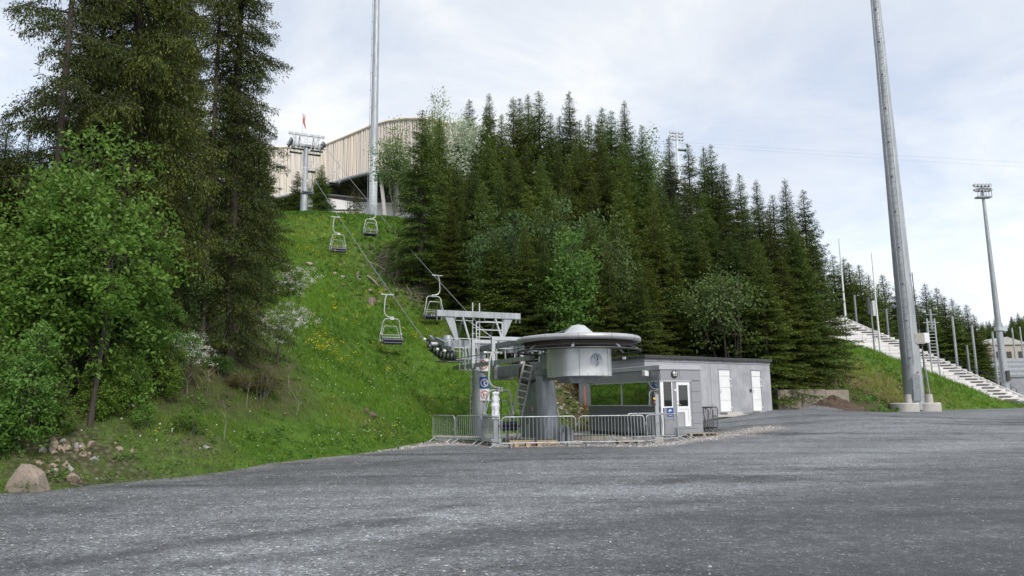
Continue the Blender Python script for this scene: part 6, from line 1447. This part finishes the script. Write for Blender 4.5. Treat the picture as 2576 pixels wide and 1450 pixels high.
# ---------- rocks, stumps, logs ----------
def rock_mesh(seed, n=26, flat=1.0, cut=0.0):
    g = np.random.default_rng(seed); import bmesh
    bm = bmesh.new()
    for _ in range(n):
        v = unit(g.normal(0, 1, 3)) * g.uniform(0.75, 1.0); bm.verts.new((v[0], v[1], v[2] * flat))
    bmesh.ops.convex_hull(bm, input=bm.verts)
    for v in [v for v in bm.verts if not v.link_faces]: bm.verts.remove(v)
    bmesh.ops.bevel(bm, geom=bm.edges, offset=0.05, segments=1, affect='EDGES')
    me = bpy.data.meshes.new('stone'); bm.to_mesh(me); bm.free(); return me
RK = [rock_mesh(s, n) for s, n in ((1, 14), (2, 12), (3, 16), (4, 11), (5, 18), (6, 13))]
def rock(label, px, py, wpx, hpx, k, mat=ROCK, group=None, name='rock', rot=(0, 0, 0), sink=0.38):
    e = hit(px, py); s = e[1] / F; w, h = wpx * s / 2, hpx * s / 2
    o = bpy.data.objects.new(name, RK[k % 6]) ; col.objects.link(o)
    if not RK[k % 6].materials: RK[k % 6].materials.append(mat)
    o.material_slots[0].link = 'OBJECT'; o.material_slots[0].material = mat
    o.location = (e[0], e[1] + w * 0.3, e[2] + h * (1 - sink * 2)); o.scale = (w, w * 0.8, h); o.rotation_euler = rot
    return tag(o, label, 'rock', group)
# the big boulder: a blunt four-sided wedge
e = hit(72, 1236); s = e[1] / F
import bmesh
bm = bmesh.new()
for x, y, z in ((-0.95, -0.25, -0.2), (0.88, -0.30, -0.2), (0.95, 0.55, -0.2), (-0.75, 0.75, -0.2), (-0.72, -0.32, 0.30), (0.82, -0.36, 0.22), (0.70, -0.2, 0.52), (-0.25, -0.12, 0.96), (0.12, -0.02, 0.94), (0.60, 0.35, 0.62), (-0.50, 0.45, 0.60), (0.1, 0.4, 0.85), (-0.35, -0.30, 0.72), (0.30, -0.26, 0.66)): bm.verts.new((x, y, z))
bmesh.ops.convex_hull(bm, input=bm.verts); bmesh.ops.bevel(bm, geom=bm.edges, offset=0.018, segments=1, affect='EDGES')
bmesh.ops.subdivide_edges(bm, edges=bm.edges, cuts=2, use_grid_fill=True)
gr_ = np.random.default_rng(4)
for v in bm.verts: v.co += Vector(gr_.normal(0, 0.006, 3))
me = bpy.data.meshes.new('boulder'); bm.to_mesh(me); bm.free()
bo_ = mesh_obj('boulder', me, rockmat('boulder_rock', (0.29, 0.235, 0.19), (0.20, 0.17, 0.145), (0.10, 0.09, 0.085))); bo_.location = (e[0] + 0.02, e[1] - 0.12, 0.02); bo_.scale = (51 * s, 51 * s, 66 * s)
tag(bo_, 'big tan boulder at the gravel edge below the leafy roadside shrub', 'boulder')
ROCKD = rockmat('brown_rock', (0.13, 0.095, 0.07), (0.09, 0.07, 0.055), (0.05, 0.045, 0.04))
RC = [(175, 1213, 46, 30, 'flat tan rock lying right of the big boulder'), (138, 1196, 16, 24, 'upright whitish stone between boulder and flat rock'), (131, 1142, 26, 40, 'slanted tan slab up the stony bank'), (153, 1120, 26, 30, 'grey white rock topping the stony bank')]
for i, (px, py, w, h, lb) in enumerate(RC): rock(lb, px, py, w, h, i, ROCKG if i in (1, 3) else ROCK, rot=(0.2 * i, 0.1, 0.7 * i))
gk = np.random.default_rng(12)
for i in range(34):
    px, py = 85 + gk.gamma(2.0, 45), gk.uniform(1118, 1214); sz = gk.uniform(8, 24)
    rock('small angular stone in the scree beside the big boulder', px, py, sz * 1.3, sz, i, ROCK if gk.random() < 0.75 else ROCKG, 'scree stones beside the boulder', 'stone', tuple(gk.uniform(-0.6, 0.6, 3)))
for i, (px, py, w, h, lb) in enumerate(((516, 1134, 24, 16, 'pinkish rock in the grass near the gravel edge'), (330, 1142, 12, 22, 'pointed stone on the bank above the grass fringe'), (715, 1045, 22, 8, 'flat pale stone lying in the meadow'), (935, 1052, 34, 26, 'brown outcrop in the lower meadow'), (920, 1040, 26, 22, 'brown outcrop stone beside the larger outcrop'),
                                        (775, 668, 34, 16, 'brownish rock on the meadow edge above the cherry'), (862, 700, 26, 14, 'pale boulder on the rubble strip'), (842, 690, 16, 10, 'small pale boulder on the rubble strip edge'), (865, 720, 22, 10, 'flat pale boulder just below the rubble strip'), (930, 735, 26, 16, 'tan boulder under the lift rope'),
                                        (970, 733, 20, 10, 'grey boulder under the lift rope'), (975, 780, 18, 9, 'lone tan stone below the stump'), (905, 705, 14, 8, 'small stone among the brushwood'), (1500, 870, 16, 8, 'stone on the bank behind the drum'))):
    rock(lb, px, py, w, h, i + 1, ROCKD if 'outcrop' in lb else ROCK if i % 3 else ROCKG, rot=(0.1, 0.15, i))
for i in range(60):
    px, py = gk.uniform(1395, 1472), gk.uniform(960, 1045); sz = gk.uniform(5, 12)
    rock('angular stone in the stony bank behind the drive station', px, py, sz * 1.3, sz, i, ROCK if gk.random() < 0.5 else ROCKG, 'stones in the bank behind the drive station', 'stone', tuple(gk.uniform(-0.6, 0.6, 3)))
for i in range(44):
    px = gk.uniform(790, 1100); py = 660 + (px - 790) * 0.32 + gk.normal(0, 26); sz = gk.uniform(4, 9)
    rock('small stone in the rubble strip across the upper meadow', px, py, sz * 1.3, sz, i, ROCK if gk.random() < 0.6 else ROCKG, 'stones of the rubble strip', 'stone', tuple(gk.uniform(-0.6, 0.6, 3)))
STUMPW = std('stump_wood', (0.24, 0.20, 0.16), (0.15, 0.125, 0.10), 0.9, 0, 6, 0.5, streak=True); CUTW = std('cut_wood', (0.40, 0.33, 0.25), (0.32, 0.26, 0.19), 0.8)
for px, py, h, r, lb in ((934, 765, 0.5, 0.26, 'grey cut tree stump in the meadow below the rubble'), (975, 648, 0.8, 0.22, 'narrow stump near the top of the corridor'), (1000, 705, 1.1, 0.14, 'thin broken stump among brushwood'), (898, 702, 0.6, 0.1, 'thin snag by the rubble strip'), (1022, 628, 0.5, 0.16, 'low stump beneath the corridor edge spruce')):
    e = hit(px, py); t = thing('tree_stump', lb, 'stump', (e[0], e[1], e[2] - 0.1))
    MB().cyl((0, 0, -0.2), (0.05, 0, h), r * 1.25, r, 12).build('stump_bole', STUMPW, t); MB().cyl((0.05, 0, h), (0.05, 0, h + 0.012), r * 0.96, n=12).build('cut_face', CUTW, t)
for i, (x0, y0, x1, y1, r, lb) in enumerate(((925, 700, 955, 728, 0.10, 'pale forked log under the lift rope'), (965, 625, 1010, 622, 0.09, 'log lying across the upper corridor'), (1005, 700, 1035, 745, 0.09, 'dark log sliding down through brushwood'), (960, 655, 1000, 640, 0.07, 'thin log below the upper log'), (985, 690, 1030, 700, 0.06, 'thin branch log beside the broken stump'), (930, 665, 975, 690, 0.06, 'grey branch on the rubble strip'),
                                         (1590, 830, 1640, 872, 0.08, 'fallen trunk on the bank behind the service building'), (1640, 820, 1700, 870, 0.07, 'fallen thin trunk above the service building roof'))):
    a_, b_ = hit(x0, y0), hit(x1, y1); a_[2] += 0.12; b_[2] += 0.12; t = thing('fallen_log', lb, 'log', a_)
    MB().tube([a_, (a_ + b_) / 2 + np.array([0, 0, 0.08]), b_], [r, r * 0.85, r * 0.5], 7).build('log_bole', STUMPW, t, off=a_)
    MB().tube([(a_ * 0.4 + b_ * 0.6), (a_ * 0.4 + b_ * 0.6) + np.array([0.3, 0, 0.45])], [r * 0.5, r * 0.2], 5).build('branch', STUMPW, t, off=a_)

# ---------- uncountable cover: grass, weeds, flowers, brushwood, loose gravel ----------
def scatter(n, xr, yr, seed, fn):
    g = np.random.default_rng(seed); x = g.uniform(*xr, n); y = g.uniform(*yr, n); t = tdist(x, y)
    z = np.maximum(hill_z(x, y), base_z(x, y)); P = np.stack([x, y, z], 1)
    d = P - CAM; w = d @ CF; px = 1288 + F * (d @ CR) / w; py = 725 - F * (d @ CU) / w
    vis = (px > -120) & (px < 2700) & (py > 400) & (py < 1480)
    wgt = fn(x, y, t, px, py)
    k = vis & (g.random(n) < wgt); return P[k], g
def blades(P, g, per, hmin, hmax, wid, lean=0.35, dist_scale=True):
    n = len(P); B = np.repeat(P, per, 0); m = len(B); B = B + np.stack([g.normal(0, 0.07, m), g.normal(0, 0.07, m), np.full(m, -0.02)], 1)
    D = np.linalg.norm(B[:, :2], axis=1); k = np.clip(D / 28, 0.75, 2.2) if dist_scale else np.ones(m)
    h = g.uniform(hmin, hmax, m) * k ** 0.6; w = wid * k * g.uniform(0.7, 1.3, m); a = g.uniform(0, 6.28, m)
    T = np.empty((m, 3, 3)); sx = np.stack([np.cos(a), np.sin(a), np.zeros(m)], 1) * w[:, None] / 2
    ln = g.normal(0, lean, (m, 2)) * h[:, None]
    T[:, 0] = B - sx; T[:, 1] = B + sx; T[:, 2] = B + np.concatenate([ln, h[:, None]], 1); return T.reshape(-1, 3), m
def meadow(x, y):
    return 1 - forest_f(x, y)
def grass_w(x, y, t, px, py):
    D = np.hypot(x, y); m = meadow(x, y); st = stony_f(x, y); fo = forest_f(x, y)
    left_bank = (px < 700) & (py > 960)
    w = (m * 0.95 + fo * 0.15 + left_bank * 0.5) * (1 - 0.80 * st) * np.clip((32 / D) ** 1.6, 0, 1.0)
    w = w * (t > 0.05) * (0.55 + 0.45 * sstep(-0.5, 0.3, lat_noise(x, y, 1.7, 61)))
    return np.where((t > 0.05) & (x < 60) & (y < 95), w, 0)
Pg, g = scatter(300000, (-32, 46), (11, 92), 201, grass_w)
Tg, m = blades(Pg, g, 6, 0.10, 0.27, 0.022)
bp = Pg.repeat(6, 0); tone = np.clip(0.5 + 0.45 * lat_noise(bp[:, 0], bp[:, 1], 2.6, 71) + 0.25 * lat_noise(bp[:, 0], bp[:, 1], 0.7, 72) + g.normal(0, 0.15, m), 0, 1)
dryv = np.clip(dry_f(bp[:, 0], bp[:, 1]) * g.uniform(0.2, 1.2, m) + (g.random(m) < 0.05) * 0.8 + 0.35 * sstep(0.35, 0.8, lat_noise(bp[:, 0], bp[:, 1], 4.5, 73)), 0, 1)
gro = quads_mesh('meadow_grass', Tg, GRASSM, None, {'tone': np.repeat(tone, 3), 'tip': np.repeat(dryv, 3)}, tri=True)
tag(gro, 'fresh green meadow grass covering the lift slope and banks', 'grass', kind='stuff')
# broad weeds
def weed_w(x, y, t, px, py):
    a, b = line_ab(x, y); m = meadow(x, y)
    top = sstep(33, 44, a) * m * 0.9; edge = (t > -0.45) * (t < 1.3) * 0.8 * (px < 1060) * sstep(-0.5, 0.2, t + 0.4 * lat_noise(x, y, 0.9, 83)); rest = 0.16 * m * (lat_noise(x, y, 2.2, 81) > 0.25); und = 0.30 * forest_f(x, y) * (t < 12)
    brush = 0.5 * np.exp(-((a - 24) / 9) ** 2 - ((b - 4) / 4.5) ** 2)
    return np.where((t > -0.5) & (y < 95), np.maximum.reduce([top, edge * 1.0, rest, und, brush]), 0) * np.clip((38 / np.hypot(x, y)) ** 1.3, 0, 1)
Pw, g = scatter(60000, (-30, 34), (11, 92), 202, weed_w)
per = 9; B = np.repeat(Pw, per, 0); m = len(B); k_ = np.clip(np.hypot(B[:, 0], B[:, 1]) / 30, 0.6, 2.0)
an = g.uniform(0, 6.28, m); dd = unit(np.stack([np.cos(an), np.sin(an), g.uniform(-0.1, 0.9, m)], 1)); sv = unit(np.cross(dd, unit(np.array([0, 0, 1.0]) + g.normal(0, 0.3, (m, 3)))))
Bq = B + np.stack([g.normal(0, 0.08, m), g.normal(0, 0.08, m), g.uniform(0.0, 0.22, m)], 1)
Qw = kites(Bq, dd, sv, 0.12 * k_ * g.uniform(0.6, 1.3, m), 0.085 * k_ * g.uniform(0.6, 1.3, m))
wo = quads_mesh('meadow_weeds', Qw.reshape(-1, 3), WEEDM, None, {'tone': np.repeat(np.clip(np.repeat(g.uniform(0, 0.8, len(Pw)), per) + g.uniform(0, 0.3, m), 0, 1), 4), 'tip': np.repeat(np.clip(g.uniform(-0.8, 0.8, m), 0, 1), 4)})
tag(wo, 'broad leaved weeds growing on the crest and along the meadow foot', 'weeds', kind='stuff')
# flowers
def fl_w(x, y, t, px, py):
    a, b = line_ab(x, y); return np.where((t > 0.1) & (y < 80), meadow(x, y) * (0.025 + 0.55 * (lat_noise(x, y, 1.6, 91) > 0.62) * sstep(3, 8, t) * sstep(26, 18, a)), 0)
Pf, g = scatter(11000, (-20, 4), (14, 70), 203, fl_w)
per = 8; B = np.repeat(Pf, per, 0); m = len(B); an = g.uniform(0, 6.28, m); dd = unit(np.stack([np.cos(an), np.sin(an), g.uniform(0.0, 0.6, m)], 1)); sv = unit(np.cross(dd, np.array([0, 0, 1.0]) + g.normal(0, 0.4, (m, 3))))
Bq = B + np.stack([g.normal(0, 0.10, m), g.normal(0, 0.10, m), g.uniform(0.25, 0.48, m)], 1); k_ = np.clip(np.hypot(B[:, 0], B[:, 1]) / 35, 0.5, 1.5)
fo_ = quads_mesh('yellow_meadow_flowers', kites(Bq, dd, sv, 0.075 * k_ * g.uniform(0.7, 1.3, m), 0.068 * k_ * g.uniform(0.7, 1.3, m)).reshape(-1, 3), FLOWERM, None, {'tone': np.repeat(g.uniform(0, 1, m), 4), 'tip': np.zeros(4 * m)})
tag(fo_, 'yellow flower heads dotted over the lift meadow', 'flowers', kind='stuff')
Pf, g = scatter(9000, (-14, 6), (13, 42), 204, lambda x, y, t, px, py: np.where((t > 0.1) & (t < 14), meadow(x, y) * 0.11, 0))
m = len(Pf) * 4; B = np.repeat(Pf, 4, 0) + np.array([0, 0, 0.2]); dd = unit(g.normal(0, 1, (m, 3))); sv = unit(np.cross(dd, g.normal(0, 1, (m, 3))))
fo_ = quads_mesh('white_seed_heads', kites(B - dd * 0.02, dd, sv, np.full(m, 0.045), np.full(m, 0.045)).reshape(-1, 3), BLOSSOM, None, {'tone': np.repeat(g.uniform(0, 1, m), 4), 'tip': np.zeros(4 * m)})
tag(fo_, 'white dandelion seed heads dotted over the lower meadow', 'flowers', kind='stuff')
# dry grass behind the drive station and below the left spruces
def dr_w(x, y, t, px, py):
    return np.where(t > 0.2, np.maximum.reduce([np.exp(-((x - 4.0) / 3.0) ** 2 - ((y - 43.5) / 2.6) ** 2), 0.5 * np.exp(-((x + 10.2) / 1.6) ** 2 - ((y - 22.5) / 1.2) ** 2), 0.4 * np.exp(-((x - 27) / 5) ** 2 - ((y - 55) / 3.5) ** 2), 0.35 * np.exp(-((x - 9.5) / 2.5) ** 2 - ((y - 48) / 2) ** 2)]), 0)
Pd, g = scatter(26000, (-14, 36), (18, 62), 205, dr_w); Td, m = blades(Pd, g, 6, 0.2, 0.5, 0.025, 0.7)
do_ = quads_mesh('dry_grass', Td, DRYG, None, {'tone': np.repeat(g.uniform(0, 1, m), 3), 'tip': np.repeat(g.uniform(0, 0.8, m), 3)}, tri=True); tag(do_, 'bleached dry grass on the stony banks', 'grass', kind='stuff')
# brushwood
g = np.random.default_rng(9); bw = MB()
for i in range(300):
    px = g.uniform(940, 1110); py = 640 + (px - 940) * 0.75 + g.normal(0, 34)
    e = hit(px, py, 38, 75, 0.4); a = g.uniform(0, 6.28); L = g.uniform(0.5, 1.8); v = np.array([math.cos(a) * L, math.sin(a) * L, g.uniform(-0.1, 0.5) * L]); p0 = e + np.array([0, 0, 0.06]); p1 = p0 + v
    p1[2] = max(p1[2], ground(p1[0], p1[1]) + 0.05); bw.tube([p0, (p0 + p1) / 2 + g.normal(0, 0.08, 3), p1], [0.03, 0.022, 0.01], 4, cap=False)
bo2 = bw.build('brushwood', std('dead_branches', (0.23, 0.19, 0.155), (0.12, 0.10, 0.085), 0.9, 0, 3, 0.2)); tag(bo2, 'tangle of dead branches along the corridor edge', 'brushwood', kind='stuff')
# loose stones on the gravel
g = np.random.default_rng(31)
def stones(n, xr, yr, smin, smax, seed, wfn):
    g = np.random.default_rng(seed); x = g.uniform(*xr, n); y = g.uniform(*yr, n); k = g.random(n) < wfn(x, y); x, y = x[k], y[k]; n = len(x)
    z = base_z(x, y); s = g.uniform(0, 1, n) ** 3 * (smax - smin) + smin
    O = np.array([(1, 0, 0), (0, 1, 0), (-1, 0, 0), (0, -1, 0), (0, 0, 0.8), (0, 0, -0.5)]); 
    V = O[None] * s[:, None, None] * g.uniform(0.6, 1.3, (n, 6, 1)); a = g.uniform(0, 6.28, n); c, q = np.cos(a)[:, None], np.sin(a)[:, None]
    X = V[:, :, 0] * c - V[:, :, 1] * q; Y = V[:, :, 0] * q + V[:, :, 1] * c; V = np.stack([X + x[:, None], Y + y[:, None], V[:, :, 2] + z[:, None] + s[:, None] * 0.25], 2)
    Fi = np.array([(0, 1, 4), (1, 2, 4), (2, 3, 4), (3, 0, 4), (1, 0, 5), (2, 1, 5), (3, 2, 5), (0, 3, 5)])
    T = V[:, Fi].reshape(-1, 3); return T, n, g
STONEM = NT('loose_stones'); STONEM.pbr(STONEM.mix(STONEM.attr('tone'), (0.10, 0.10, 0.105), (0.58, 0.55, 0.52)), 0.8, spec=0.3)
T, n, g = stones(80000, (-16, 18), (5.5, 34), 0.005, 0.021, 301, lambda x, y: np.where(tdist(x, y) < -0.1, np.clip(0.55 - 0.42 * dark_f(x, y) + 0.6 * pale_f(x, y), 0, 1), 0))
lo = quads_mesh('loose_gravel', T, STONEM.m, None, {'tone': np.repeat(np.clip(g.beta(1.2, 4.2, n), 0, 1), 24)}, tri=True); tag(lo, 'loose pale and dark gravel strewn over the lot', 'gravel', kind='stuff')
T, n, g = stones(26000, (-6, 13), (24.0, 36), 0.012, 0.05, 302, lambda x, y: np.where(tdist(x, y) < 0.2, pale_f(x, y) ** 1.5, 0))
lo = quads_mesh('pale_crushed_stone', T, STONEM.m, None, {'tone': np.repeat(np.clip(g.beta(2.2, 2.0, n), 0, 1), 24)}, tri=True); tag(lo, 'pale crushed stone strip below the barriers', 'gravel', kind='stuff')
